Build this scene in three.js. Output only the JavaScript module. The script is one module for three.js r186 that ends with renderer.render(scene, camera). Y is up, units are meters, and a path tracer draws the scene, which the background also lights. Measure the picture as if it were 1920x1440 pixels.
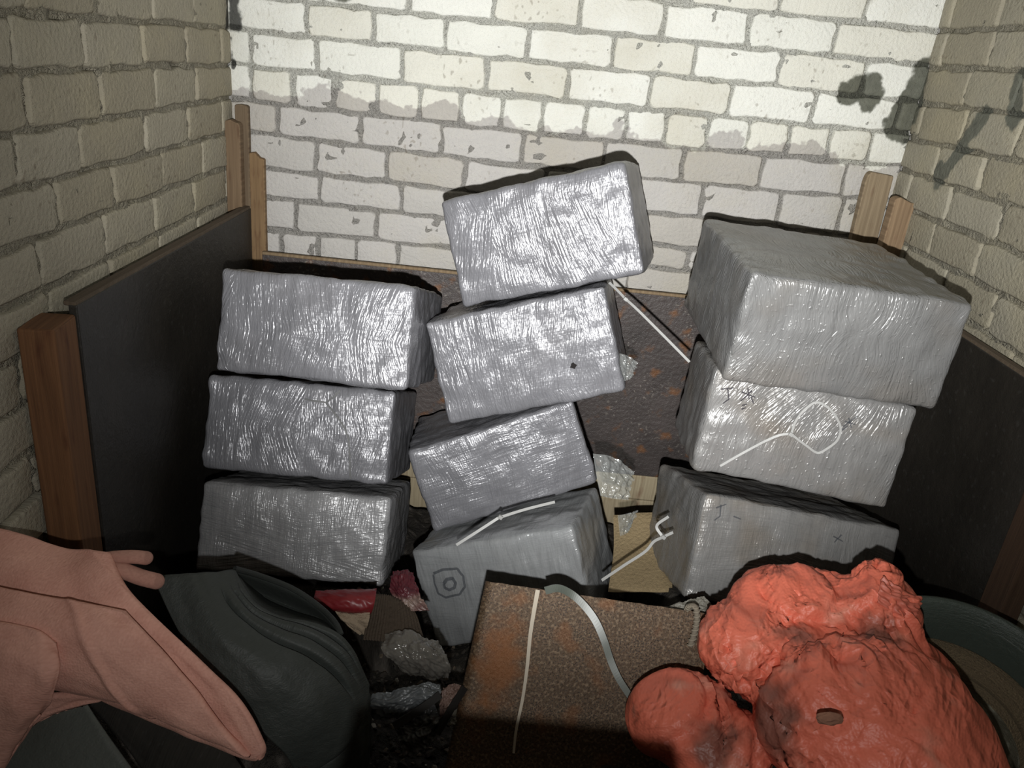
import * as THREE from 'three';
import { ImprovedNoise } from 'three/addons/math/ImprovedNoise.js';
import { MarchingCubes } from 'three/addons/objects/MarchingCubes.js';
import { RoundedBoxGeometry } from 'three/addons/geometries/RoundedBoxGeometry.js';
import { mergeGeometries, mergeVertices } from 'three/addons/utils/BufferGeometryUtils.js';

// ------------------------------------------------------------------ camera, light, exposure
const scene = new THREE.Scene();
scene.background = new THREE.Color(0x000000);
const camera = new THREE.PerspectiveCamera(51.62, 4 / 3, 0.05, 30);
camera.rotation.order = 'YXZ';
camera.position.set(0, 1.67, 2.595);
camera.rotation.set(-0.39579, -0.02038, 0.10787);
scene.add(camera);

const renderer = new THREE.WebGLRenderer();
renderer.toneMapping = THREE.LinearToneMapping;
renderer.toneMappingExposure = 1.0;
renderer.shadowMap.enabled = true;

// the torch that lights the cellar, held just under the lens
const TORCH = [0.002, 1.545, 2.647];
function torchBeam(name, cd, half) {   // one lamp: a hot middle and the wide spill around it
  const l = new THREE.SpotLight(0xfdfdfb, cd, 0, half, 1.0, 2);
  l.position.set(...TORCH); l.target.position.set(...[0.276, 1.511, 0]); l.castShadow = true; l.shadow.radius = 0.6; l.name = name; l.target.name = name + '_target'; scene.add(l, l.target);
}
torchBeam('torch_hotspot', 25, 0.69);
torchBeam('torch_spill', 3.6, 1.2);

// ------------------------------------------------------------------ helpers
let seed = 12345;
const rnd = () => { seed = (seed * 1664525 + 1013904223) >>> 0; return seed / 4294967296; };
const rr = (a, b) => a + (b - a) * rnd();
const PN = new ImprovedNoise();
const n3 = (x, y, z = 0) => PN.noise(x, y, z);
const fbm = (x, y, z = 0, o = 4) => { let s = 0, a = 0.5; for (let i = 0; i < o; i++) { s += a * n3(x, y, z + i * 7.3); x *= 2.03; y *= 2.03; z *= 2.03; a *= 0.5; } return s; };
const clamp = (x, a = 0, b = 1) => Math.min(b, Math.max(a, x));
const sst = (a, b, x) => { const t = clamp((x - a) / (b - a)); return t * t * (3 - 2 * t); };
const mix = (a, b, t) => a + (b - a) * t;
const V = (a) => new THREE.Vector3(a[0], a[1], a[2]);
const names = new Map();
function numbered(n) { const k = names.get(n) || 0; names.set(n, k + 1); return k ? n + '_' + String(k).padStart(3, '0') : n; }
function mesh(name, geo, mat, parent) { const m = new THREE.Mesh(geo, mat); m.name = name; m.castShadow = m.receiveShadow = true; parent.add(m); return m; }
function thing(name, label, category, group, pos) { const g = new THREE.Group(); g.name = numbered(name); if (pos) g.position.set(...pos); g.userData = { label, category }; if (group) g.userData.group = group; scene.add(g); return g; }
function single(name, label, category, geo, mat, group) { const m = mesh(numbered(name), geo, mat, scene); m.userData = { label, category }; if (group) m.userData.group = group; return m; }
function struct(name, label, category) { const g = new THREE.Group(); g.name = name; g.userData = { kind: 'structure', label, category }; scene.add(g); return g; }
function tex(w, h, fn, srgb) {
  const d = new Uint8Array(w * h * 4);
  for (let j = 0; j < h; j++) for (let i = 0; i < w; i++) { const c = fn((i + 0.5) / w, (j + 0.5) / h), k = (j * w + i) * 4; if (typeof c === 'number') { d[k] = d[k + 1] = d[k + 2] = clamp(c) * 255; } else { for (let q = 0; q < 3; q++) { let x = clamp(c[q]); if (srgb) x = x <= 0.0031308 ? x * 12.92 : 1.055 * Math.pow(x, 1 / 2.4) - 0.055; d[k + q] = x * 255; } } d[k + 3] = 255; }
  const t = new THREE.DataTexture(d, w, h, THREE.RGBAFormat); t.magFilter = THREE.LinearFilter; t.minFilter = THREE.LinearMipmapLinearFilter; t.wrapS = t.wrapT = THREE.MirroredRepeatWrapping; if (srgb) t.colorSpace = THREE.SRGBColorSpace; t.needsUpdate = true; return t;
}
const rep = (t, x, y, ox = 0, oy = 0) => { const c = t.clone(); c.repeat.set(x, y); c.offset.set(ox, oy); c.needsUpdate = true; return c; };
const lin = (r, g, b) => new THREE.Color().setRGB(r, g, b);
const cr = (p0, p1, p2, p3, t) => 0.5 * (2 * p1 + (p2 - p0) * t + (2 * p0 - 5 * p1 + 4 * p2 - p3) * t * t + (3 * p1 - p0 - 3 * p2 + p3) * t * t * t);
function smoothSeams(g) {   // one normal where vertices share a place
  g.computeVertexNormals(); const p = g.attributes.position, n = g.attributes.normal, m = new Map();
  const key = (i) => Math.round(p.getX(i) * 2e4) + '_' + Math.round(p.getY(i) * 2e4) + '_' + Math.round(p.getZ(i) * 2e4);
  for (let i = 0; i < p.count; i++) { const k = key(i), a = m.get(k) || [0, 0, 0]; a[0] += n.getX(i); a[1] += n.getY(i); a[2] += n.getZ(i); m.set(k, a); }
  for (let i = 0; i < p.count; i++) { const a = m.get(key(i)), l = Math.hypot(...a) || 1; n.setXYZ(i, a[0] / l, a[1] / l, a[2] / l); }
  return g;
}
// a sheet with thickness over a grid of control points, ctrl[row][col] = [x, y, z]
function loft(ctrl, nu, nv, thick, disp, toward = [0, 0.45, 0.9]) {
  const R = ctrl.length, C = ctrl[0].length, at = (r, c, q) => {
    const ext = (f, i, n) => i < 0 ? 2 * f(0) - f(1) : i >= n ? 2 * f(n - 1) - f(n - 2) : f(i);
    return ext((rr_) => ext((cc) => ctrl[rr_][cc][q], c, C), r, R);
  };
  const P = [];
  for (let j = 0; j <= nv; j++) for (let i = 0; i <= nu; i++) {
    const fr = j / nv * (R - 1), fc = i / nu * (C - 1), r = Math.min(R - 2, Math.floor(fr)), c = Math.min(C - 2, Math.floor(fc)), v = fr - r, u = fc - c, o = [0, 0, 0];
    for (let q = 0; q < 3; q++) { const row = [-1, 0, 1, 2].map((k) => cr(at(r + k, c - 1, q), at(r + k, c, q), at(r + k, c + 1, q), at(r + k, c + 2, q), u)); o[q] = cr(...row, v); }
    P.push(o);
  }
  const W = nu + 1, idx = (i, j) => j * W + i, N = [], t = V(toward);
  const sub = (a, b) => new THREE.Vector3(a[0] - b[0], a[1] - b[1], a[2] - b[2]);
  for (let j = 0; j <= nv; j++) for (let i = 0; i <= nu; i++) { const a = sub(P[idx(Math.min(nu, i + 1), j)], P[idx(Math.max(0, i - 1), j)]), b = sub(P[idx(i, Math.min(nv, j + 1))], P[idx(i, Math.max(0, j - 1))]); const n = a.cross(b).normalize(); if (n.dot(t) < 0) n.negate(); N.push(n); }
  const pos = [], uv = [], ind = [], side = (s) => {
    for (let j = 0; j <= nv; j++) for (let i = 0; i <= nu; i++) {
      const k = idx(i, j), p = P[k], n = N[k], e = Math.min(i, nu - i, (j), (nv - j)), h = (disp ? disp(i / nu, j / nv, p) : 0) + s * thick * 0.5 * (e === 0 ? 0.35 : 1);
      pos.push(p[0] + n.x * h, p[1] + n.y * h, p[2] + n.z * h); uv.push(p[0] + p[2] * 0.3, p[1] - p[2] * 0.5);
    }
  };
  side(1); side(-1); const B = W * (nv + 1);
  const a0 = sub(P[idx(1, 0)], P[0]), b0 = sub(P[idx(0, 1)], P[0]), fl = a0.cross(b0).dot(N[0]) > 0;
  const tri = (a, b, c) => fl ? ind.push(a, b, c) : ind.push(a, c, b);
  for (let j = 0; j < nv; j++) for (let i = 0; i < nu; i++) { const a = idx(i, j), b = idx(i + 1, j), c = idx(i + 1, j + 1), d = idx(i, j + 1); tri(a, b, c); tri(a, c, d); tri(B + a, B + c, B + b); tri(B + a, B + d, B + c); }
  const edge = (l) => { for (let k = 0; k + 1 < l.length; k++) { const a = l[k], b = l[k + 1]; tri(a, a + B, b + B); tri(a, b + B, b); } };
  const L = []; for (let i = 0; i <= nu; i++) L.push(idx(i, 0)); for (let j = 1; j <= nv; j++) L.push(idx(nu, j)); for (let i = nu - 1; i >= 0; i--) L.push(idx(i, nv)); for (let j = nv - 1; j >= 0; j--) L.push(idx(0, j)); edge(L);
  const g = new THREE.BufferGeometry(); g.setAttribute('position', new THREE.Float32BufferAttribute(pos, 3)); g.setAttribute('uv', new THREE.Float32BufferAttribute(uv, 2)); g.setIndex(ind); g.computeVertexNormals(); return g;
}
// a flat strap along points; its broad side looks along "toward"
function strap(pts, width, thick, toward = [0, 0.4, 0.9], taper = 1, seg = 0) {
  const c = new THREE.CatmullRomCurve3(pts.map(V), false, 'centripetal'), n = seg || pts.length * 8, pos = [], ind = [], t0 = V(toward).normalize();
  for (let i = 0; i <= n; i++) {
    const p = c.getPoint(i / n), t = c.getTangent(i / n), b = new THREE.Vector3().crossVectors(t, t0).normalize(), nn = new THREE.Vector3().crossVectors(b, t).normalize(), w = width * 0.5 * mix(1, taper, i / n), h = thick * 0.5;
    for (const [x, y] of [[-1, -1], [-1, 1], [1, 1], [1, -1]]) pos.push(p.x + b.x * w * x + nn.x * h * y, p.y + b.y * w * x + nn.y * h * y, p.z + b.z * w * x + nn.z * h * y);
  }
  for (let i = 0; i < n; i++) for (let k = 0; k < 4; k++) { const a = i * 4 + k, b = i * 4 + (k + 1) % 4; ind.push(a, b, b + 4, a, b + 4, a + 4); }
  ind.push(0, 2, 1, 0, 3, 2); const e = n * 4; ind.push(e, e + 1, e + 2, e, e + 2, e + 3);
  const g0 = new THREE.BufferGeometry(); g0.setAttribute('position', new THREE.Float32BufferAttribute(pos, 3)); g0.setIndex(ind); const g = g0.toNonIndexed(); g.computeVertexNormals(); g.setAttribute('uv', new THREE.Float32BufferAttribute(new Float32Array(g.attributes.position.count * 2), 2)); return g;
}
function tube(pts, r, seg = 40, rad = 6) { return new THREE.TubeGeometry(new THREE.CatmullRomCurve3(pts.map(V), false, 'centripetal'), seg, r, rad, false); }
function block(w, h, d, r = 0.004, s = 2) { return new RoundedBoxGeometry(w, h, d, s, r); }

// ------------------------------------------------------------------ shared textures
const plasterBump = tex(512, 512, (u, v) => { const x = u * 30, y = v * 30; return 0.5 + 0.55 * fbm(x, y, 1, 5) + 0.18 * n3(x * 5, y * 5, 4); });
const woodTex = tex(256, 512, (u, v) => { const g = fbm(u * 22 + n3(u * 3, v * 2) * 1.2, v * 2.2, 3, 4), f = n3(u * 160, v * 7, 9), k = sst(0.12, 0.5, fbm(u * 5, v * 5, 20)); return [0.62 + 0.35 * g + 0.12 * f, 0.60 + 0.38 * g + 0.12 * f - 0.1 * k, 0.58 + 0.4 * g + 0.12 * f - 0.12 * k].map((q) => clamp(q * (1 - 0.35 * k))); }, true);
const woodBump = tex(256, 512, (u, v) => 0.5 + 0.4 * fbm(u * 24, v * 2.5, 3, 3) + 0.2 * n3(u * 160, v * 7, 9));
const wood = (r, g, b) => new THREE.MeshStandardMaterial({ color: lin(r, g, b), map: rep(woodTex, 6, 1.6, rnd(), rnd()), bumpMap: rep(woodBump, 6, 1.6), bumpScale: 0.0015, roughness: 0.85 });

// ------------------------------------------------------------------ walls: mortar bed and single bricks, painted white
const H = 2.25, X0 = -0.909, X1 = 1.195, ZF = 3.5;
const bedAdj = { 0: [0, 0.0006, 0.0007], 1: [0.0025, 0.0057, -0.003], 2: [0.0037, 0.0015, -0.0004], 3: [0.0092, 0.0009, -0.0033], 4: [0.0114, 0.0033, -0.0063], 5: [0.014, -0.007, -0.0077], 6: [0, -0.0101, -0.0092], 7: [0, -0.0185, -0.0062], 8: [0, 0.0036, 0.0054] };
const bedY = (k) => 1.8466 - 0.1002 * k;
const bedBack = (k, x) => { const a = bedAdj[k] || [0, 0, 0]; return bedY(k) + a[0] * x * x + a[1] * x + a[2]; };
function patchAt(list, a, b) { let m = 0; for (const [pts, r, sh] of list) { let d = 9; for (let i = 0; i < pts.length - (pts.length > 1 ? 1 : 0); i++) { const p = pts[i], q = pts[i + 1] || p, ex = q[0] - p[0], ey = q[1] - p[1], t = clamp(((a - p[0]) * ex + (b - p[1]) * ey) / (ex * ex + ey * ey + 1e-9)); d = Math.min(d, Math.hypot(a - p[0] - ex * t, b - p[1] - ey * t)); } if (d < r * 2.2) m = Math.max(m, sst(-0.006, 0.004, r - d + 0.022 * fbm(a * 26, b * 26, sh, 4) + 0.012 * n3(a * 9, b * 9, sh))); } return m; }
function wallTexture(W, Hh, sd, dirt, patches, cornerGap, coat, coat2) {   // coat2: a second, greyer coat of paint up to a ragged edge
  return tex(1024, 1024, (u, v) => {
    const a = u * W, b = v * Hh;
    const big = fbm(a * 2.2, b * 2.2, sd, 3), mid = fbm(a * 9, b * 9, sd + 5, 4), fine = n3(a * 70, b * 70, sd + 9);
    const dm = clamp(sst(-0.1, 0.45, big + 0.5 * mid) * dirt + 0.10 * fine);
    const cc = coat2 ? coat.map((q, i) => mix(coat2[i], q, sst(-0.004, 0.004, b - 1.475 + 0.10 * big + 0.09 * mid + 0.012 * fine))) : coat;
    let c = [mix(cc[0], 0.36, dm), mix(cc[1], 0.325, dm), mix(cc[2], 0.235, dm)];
    const k = 1 + 0.10 * mid + 0.05 * fine; c = c.map((q) => q * k);
    const sp = sst(0.36, 0.5, n3(a * 85, b * 60, sd + 2)) * sst(0.02, 0.3, fbm(a * 6, b * 6, sd + 30, 3)) * 0.75;
    c = c.map((q, i) => mix(q, [0.16, 0.13, 0.09][i], sp * (0.4 + dirt * 0.6)));
    const p = patchAt(patches, a, b); if (p > 0) { const g = 0.9 + 0.4 * fbm(a * 40, b * 40, 3, 3); c = c.map((q, i) => mix(q, [0.13, 0.133, 0.105][i] * g, p)); }
    const s = patchAt(cornerGap, a, b); if (s > 0) c = c.map((q, i) => mix(q, [0.03, 0.03, 0.026][i], s * 0.93));  // dark gap down the left corner, painted in as near-black strips
    return c;
  }, true);
}
// frame(a, b, out) maps wall coordinates (along, up, outwards) to the room
function brickWall(g, frame, flip, T, W, rows, bed, extent, mortarTint) {
  const cm = rep(T, 1 / W, 1 / H), bm = rep(plasterBump, 3.2, 3.2);
  const mats = [[1, 1, 1], [0.95, 0.95, 0.94], [0.90, 0.885, 0.85], [1.03, 1.03, 1.03]].map((c) => new THREE.MeshStandardMaterial({ color: lin(...c.map((x) => Math.min(1, x))), map: cm, bumpMap: bm, bumpScale: 0.004, roughness: 0.8 }));
  const mm = new THREE.MeshStandardMaterial({ color: lin(...mortarTint), map: cm, bumpMap: rep(plasterBump, 4, 4, 0.3, 0.1), bumpScale: 0.02, roughness: 0.95 });
  // mortar: one lumpy sheet
  const nx = Math.round(extent / 0.0125), ny = Math.round(H / 0.0125), pos = [], uv = [], ind = [];
  for (let j = 0; j <= ny; j++) for (let i = 0; i <= nx; i++) { const a = i / nx * extent, b = j / ny * H, e = -0.0035 + 0.013 * fbm(a * 14, b * 14, W * 9, 3) + 0.008 * n3(a * 42, b * 42, 2) - 0.012 * sst(0.28, 0.45, n3(a * 9, b * 13, 21)); const p = frame(a, b, clamp(e, -0.016, 0.0055)); pos.push(...p); uv.push(a, b); }
  for (let j = 0; j < ny; j++) for (let i = 0; i < nx; i++) { const a = j * (nx + 1) + i, b = a + 1, c = b + nx + 1, d = a + nx + 1; flip ? ind.push(a, c, b, a, d, c) : ind.push(a, b, c, a, c, d); }
  const mg = new THREE.BufferGeometry(); mg.setAttribute('position', new THREE.Float32BufferAttribute(pos, 3)); mg.setAttribute('uv', new THREE.Float32BufferAttribute(uv, 2)); mg.setIndex(ind); mg.computeVertexNormals();
  mesh('mortar', mg, mm, g);
  let nb = 0;
  for (const { k, js } of rows) for (let q = 0; q + 1 < js.length; q++) {
    const jt = 0.0058, a0 = js[q] + jt * rr(0.6, 1.2), a1 = js[q + 1] - jt * rr(0.6, 1.2); if (a1 - a0 < 0.03) continue;
    const gv = rr(0.0035, 0.008), gw = rr(0.0035, 0.008), Y = (a, s) => s ? bed(k, a) - gv : bed(k + 1, a) + gw;
    if (Y(a0, 0) < 0.0 || Y(a0, 1) > H) continue;
    const out = [], r = rr(0.007, 0.014), L = a1 - a0, n = Math.max(1, Math.round(L / 0.05));
    const h = Y((a0 + a1) / 2, 1) - Y((a0 + a1) / 2, 0), jit = 0.0042;
    for (let i = 0; i <= n; i++) { const a = mix(a0 + r, a1 - r, i / n); out.push([a, Y(a, 0) + rr(-jit, jit)]); }
    out.push([a1 - r * 0.28, Y(a1, 0) + r * 0.28]);
    for (let i = 0; i <= 2; i++) out.push([a1 + rr(-jit, jit), mix(Y(a1, 0) + r, Y(a1, 1) - r, i / 2)]);
    out.push([a1 - r * 0.28, Y(a1, 1) - r * 0.28]);
    for (let i = n; i >= 0; i--) { const a = mix(a0 + r, a1 - r, i / n); out.push([a, Y(a, 1) + rr(-jit, jit)]); }
    out.push([a0 + r * 0.28, Y(a0, 1) - r * 0.28]);
    for (let i = 2; i >= 0; i--) out.push([a0 + rr(-jit, jit), mix(Y(a0, 0) + r, Y(a0, 1) - r, i / 2)]);
    out.push([a0 + r * 0.28, Y(a0, 0) + r * 0.28]);
    const ca = (a0 + a1) / 2, cb = (Y(a0, 0) + Y(a1, 1)) / 2, base = rr(0.0005, 0.0055), tx = rr(-0.012, 0.012), ty = rr(-0.02, 0.02), m = out.length, vp = [], vu = [], vi = [];
    const put = (a, b, e) => { vp.push(...frame(a, b, e)); vu.push(a, b); };
    const pl = (a, b) => base + (a - ca) * tx + (b - cb) * ty;
    for (const [a, b] of out) put(a, b, -0.018);
    for (const [a, b] of out) put(a, b, pl(a, b) - 0.0045);
    for (const [a, b] of out) { const da = ca - a, db = cb - b, fa = Math.min(1, 0.006 / (Math.abs(da) + 1e-6)), fb = Math.min(1, 0.006 / (Math.abs(db) + 1e-6)); const A = a + da * Math.min(fa, 1) * (Math.abs(da) > L / 2 - 0.02 ? 1 : 0.15), Bq = b + db * Math.min(fb, 1) * (Math.abs(db) > h / 2 - 0.016 ? 1 : 0.15); put(A, Bq, pl(A, Bq)); }
    put(ca - L * 0.22, cb, pl(ca, cb) + rr(-0.0008, 0.0015)); put(ca + L * 0.22, cb, pl(ca, cb) + rr(-0.0008, 0.0015));
    const T3 = (a, b, c) => flip ? vi.push(a, c, b) : vi.push(a, b, c);
    for (let i = 0; i < m; i++) { const j = (i + 1) % m; for (const o of [0, m]) { T3(o + i, o + j, o + m + j); T3(o + i, o + m + j, o + m + i); } const ai = out[i][0], aj = out[j][0], ci = ai < ca ? 3 * m : 3 * m + 1, cj = aj < ca ? 3 * m : 3 * m + 1; T3(2 * m + i, 2 * m + j, ci); if (ci !== cj) T3(2 * m + j, cj, ci); }
    const bg = new THREE.BufferGeometry(); bg.setAttribute('position', new THREE.Float32BufferAttribute(vp, 3)); bg.setAttribute('uv', new THREE.Float32BufferAttribute(vu, 2)); bg.setIndex(vi); bg.computeVertexNormals();
    mesh(nb ? 'brick_' + String(nb).padStart(3, '0') : 'brick', bg, mats[Math.floor(rnd() * mats.length)], g); nb++;
  }
  return nb;
}
function fillRow(known, lo, hi, pitch, off) {   // joints across a whole row
  let js = (known || []).slice().sort((a, b) => a - b);
  if (!js.length) { for (let a = lo + off; a < hi - 0.04; a += pitch + rr(-0.006, 0.006)) js.push(a); } else {
    let a = js[0] - pitch; while (a > lo + 0.05) { js.unshift(a + rr(-0.004, 0.004)); a -= pitch; }
    a = js[js.length - 1] + pitch; while (a < hi - 0.05) { js.push(a + rr(-0.004, 0.004)); a += pitch; }
  }
  js = js.filter((a) => a > lo + 0.03 && a < hi - 0.03); return [lo, ...js, hi];
}
const P_ = 0.2575, HD = 0.1285;
{ // back wall
  const kb = { 0: [-0.373, -0.119, 0.135, 0.385, 0.637, 0.902], 1: [-0.675, -0.475, -0.259, -0.01, 0.247, 0.496, 0.755, 1.013], 2: [-0.844, -0.645, -0.386, -0.128, 0.124, 0.377, 0.623, 0.883], 3: [-0.847, -0.716, -0.589, -0.457, -0.326, -0.197, -0.068, 0.057, 0.19, 0.32, 0.444, 0.575, 0.701, 0.827, 0.955], 4: [-0.767, -0.506, -0.25, 0.006, 0.265, 0.514, 0.767, 1.032], 5: [-0.646, -0.421, -0.169, 0.088, 0.343, 0.597, 0.848, 1.048], 6: [-0.632, -0.369], 7: [-0.71, -0.445], 8: [-0.76, -0.636, -0.51, -0.372] };
  const g = struct('wall_back', 'white painted brick wall across the back behind the parcels', 'wall');
  mesh('wall_core', block(X1 - X0 + 0.3, H, 0.12, 0.002), new THREE.MeshStandardMaterial({ color: lin(0.3, 0.29, 0.27), roughness: 0.95 }), g).position.set((X0 + X1) / 2, H / 2, -0.08);
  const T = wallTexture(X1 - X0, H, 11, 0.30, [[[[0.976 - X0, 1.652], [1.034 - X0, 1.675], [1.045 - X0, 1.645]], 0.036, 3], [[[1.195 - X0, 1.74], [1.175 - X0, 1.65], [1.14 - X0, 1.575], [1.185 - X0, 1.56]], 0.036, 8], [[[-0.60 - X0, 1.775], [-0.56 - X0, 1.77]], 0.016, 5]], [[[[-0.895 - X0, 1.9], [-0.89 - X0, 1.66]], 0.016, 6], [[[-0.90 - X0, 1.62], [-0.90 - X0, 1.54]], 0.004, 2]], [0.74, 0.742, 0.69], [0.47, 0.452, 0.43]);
  const rows = []; for (let k = -4; k <= 17; k++) rows.push({ k, js: fillRow(kb[k] && kb[k].map((x) => x - X0), -0.012, X1 - X0 + 0.012, [3, 9, 15, -3].includes(k) ? HD : P_, [3, 9, 15, -3].includes(k) ? 0.08 : (k & 1 ? 0.09 : 0.21)) });
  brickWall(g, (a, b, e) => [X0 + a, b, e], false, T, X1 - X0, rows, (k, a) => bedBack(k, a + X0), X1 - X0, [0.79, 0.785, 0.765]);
}
function sideWall(name, label, x, dir, kb, sd, dirt, coat, patches, cornerGap) {
  const g = struct(name, label, 'wall'), EX = 1.95;
  mesh('wall_core', block(0.12, H, ZF + 0.02, 0.002), new THREE.MeshStandardMaterial({ color: lin(0.4, 0.37, 0.3), roughness: 0.95 }), g).position.set(x - dir * 0.08, H / 2, ZF / 2);
  const T = wallTexture(2.0, H, sd, dirt, patches, cornerGap, coat), rows = [];
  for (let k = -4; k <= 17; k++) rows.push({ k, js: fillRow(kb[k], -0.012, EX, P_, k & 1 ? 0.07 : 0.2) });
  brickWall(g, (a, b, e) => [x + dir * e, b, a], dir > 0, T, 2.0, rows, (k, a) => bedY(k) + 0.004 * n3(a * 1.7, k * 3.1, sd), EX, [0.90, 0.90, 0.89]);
}
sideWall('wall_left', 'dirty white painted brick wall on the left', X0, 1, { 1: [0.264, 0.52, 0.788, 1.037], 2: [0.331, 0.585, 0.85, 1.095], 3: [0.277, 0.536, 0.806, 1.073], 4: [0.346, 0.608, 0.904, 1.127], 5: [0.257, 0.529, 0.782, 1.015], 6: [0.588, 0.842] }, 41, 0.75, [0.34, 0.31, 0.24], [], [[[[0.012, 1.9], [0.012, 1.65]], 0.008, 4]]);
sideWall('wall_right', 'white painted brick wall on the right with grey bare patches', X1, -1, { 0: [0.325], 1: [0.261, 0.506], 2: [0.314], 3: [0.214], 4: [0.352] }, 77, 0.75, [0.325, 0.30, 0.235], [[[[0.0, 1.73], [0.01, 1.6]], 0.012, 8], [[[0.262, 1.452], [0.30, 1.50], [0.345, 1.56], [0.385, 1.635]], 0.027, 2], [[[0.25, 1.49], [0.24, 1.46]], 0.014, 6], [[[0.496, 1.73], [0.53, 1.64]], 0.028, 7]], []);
{
  const pm = new THREE.MeshStandardMaterial({ color: lin(0.22, 0.21, 0.18), bumpMap: rep(plasterBump, 1, 1), bumpScale: 0.006, roughness: 0.95 });
  const add = (n, l, c, w, h, d, p) => { const g = struct(n, l, c); mesh('slab', block(w, h, d, 0.002), pm, g).position.set(...p); };
  add('ceiling', 'plain plastered cellar ceiling', 'ceiling', X1 - X0 + 0.3, 0.1, ZF + 0.2, [(X0 + X1) / 2, H + 0.05, ZF / 2]);
  add('wall_front', 'plain wall behind the viewer', 'wall', X1 - X0 + 0.3, H, 0.1, [(X0 + X1) / 2, H / 2, ZF + 0.05]);
  const fm = new THREE.MeshStandardMaterial({ color: lin(0.08, 0.075, 0.065), bumpMap: rep(plasterBump, 2, 2), bumpScale: 0.01, roughness: 0.95 });
  const g = struct('floor', 'dark dirty cellar floor', 'floor'); mesh('slab', block(X1 - X0 + 0.3, 0.1, ZF + 0.2, 0.002), fm, g).position.set((X0 + X1) / 2, -0.05, ZF / 2);
}

// ------------------------------------------------------------------ the bin: dark boards, stakes and posts
const boardTex = tex(512, 512, (u, v) => { const s = fbm(u * 8, v * 8, 2, 4), r = sst(0.1, 0.42, fbm(u * 14, v * 14, 9, 4)), w = sst(0.3, 0.5, n3(u * 90, v * 90, 4)) * sst(-0.05, 0.3, fbm(u * 7, v * 7, 33, 3)); const b = 1 + 0.7 * s; let c = [0.058 * b, 0.047 * b, 0.044 * b]; c = c.map((q, i) => mix(q, [0.17, 0.07, 0.022][i], r * 0.75)); return c.map((q, i) => mix(q, [0.32, 0.29, 0.25][i], w * 0.5)); }, true);
const darkTex = tex(512, 512, (u, v) => { const s = fbm(u * 6, v * 6, 12, 4), f = fbm(u * 30, v * 8, 3, 3), w = sst(0.42, 0.55, n3(u * 60, v * 60, 14)) * 0.06; const b = 1 + 0.6 * s + 0.3 * f; return [0.022 * b, 0.019 * b, 0.015 * b].map((q, i) => mix(q, 0.2, w)); }, true);
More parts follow.
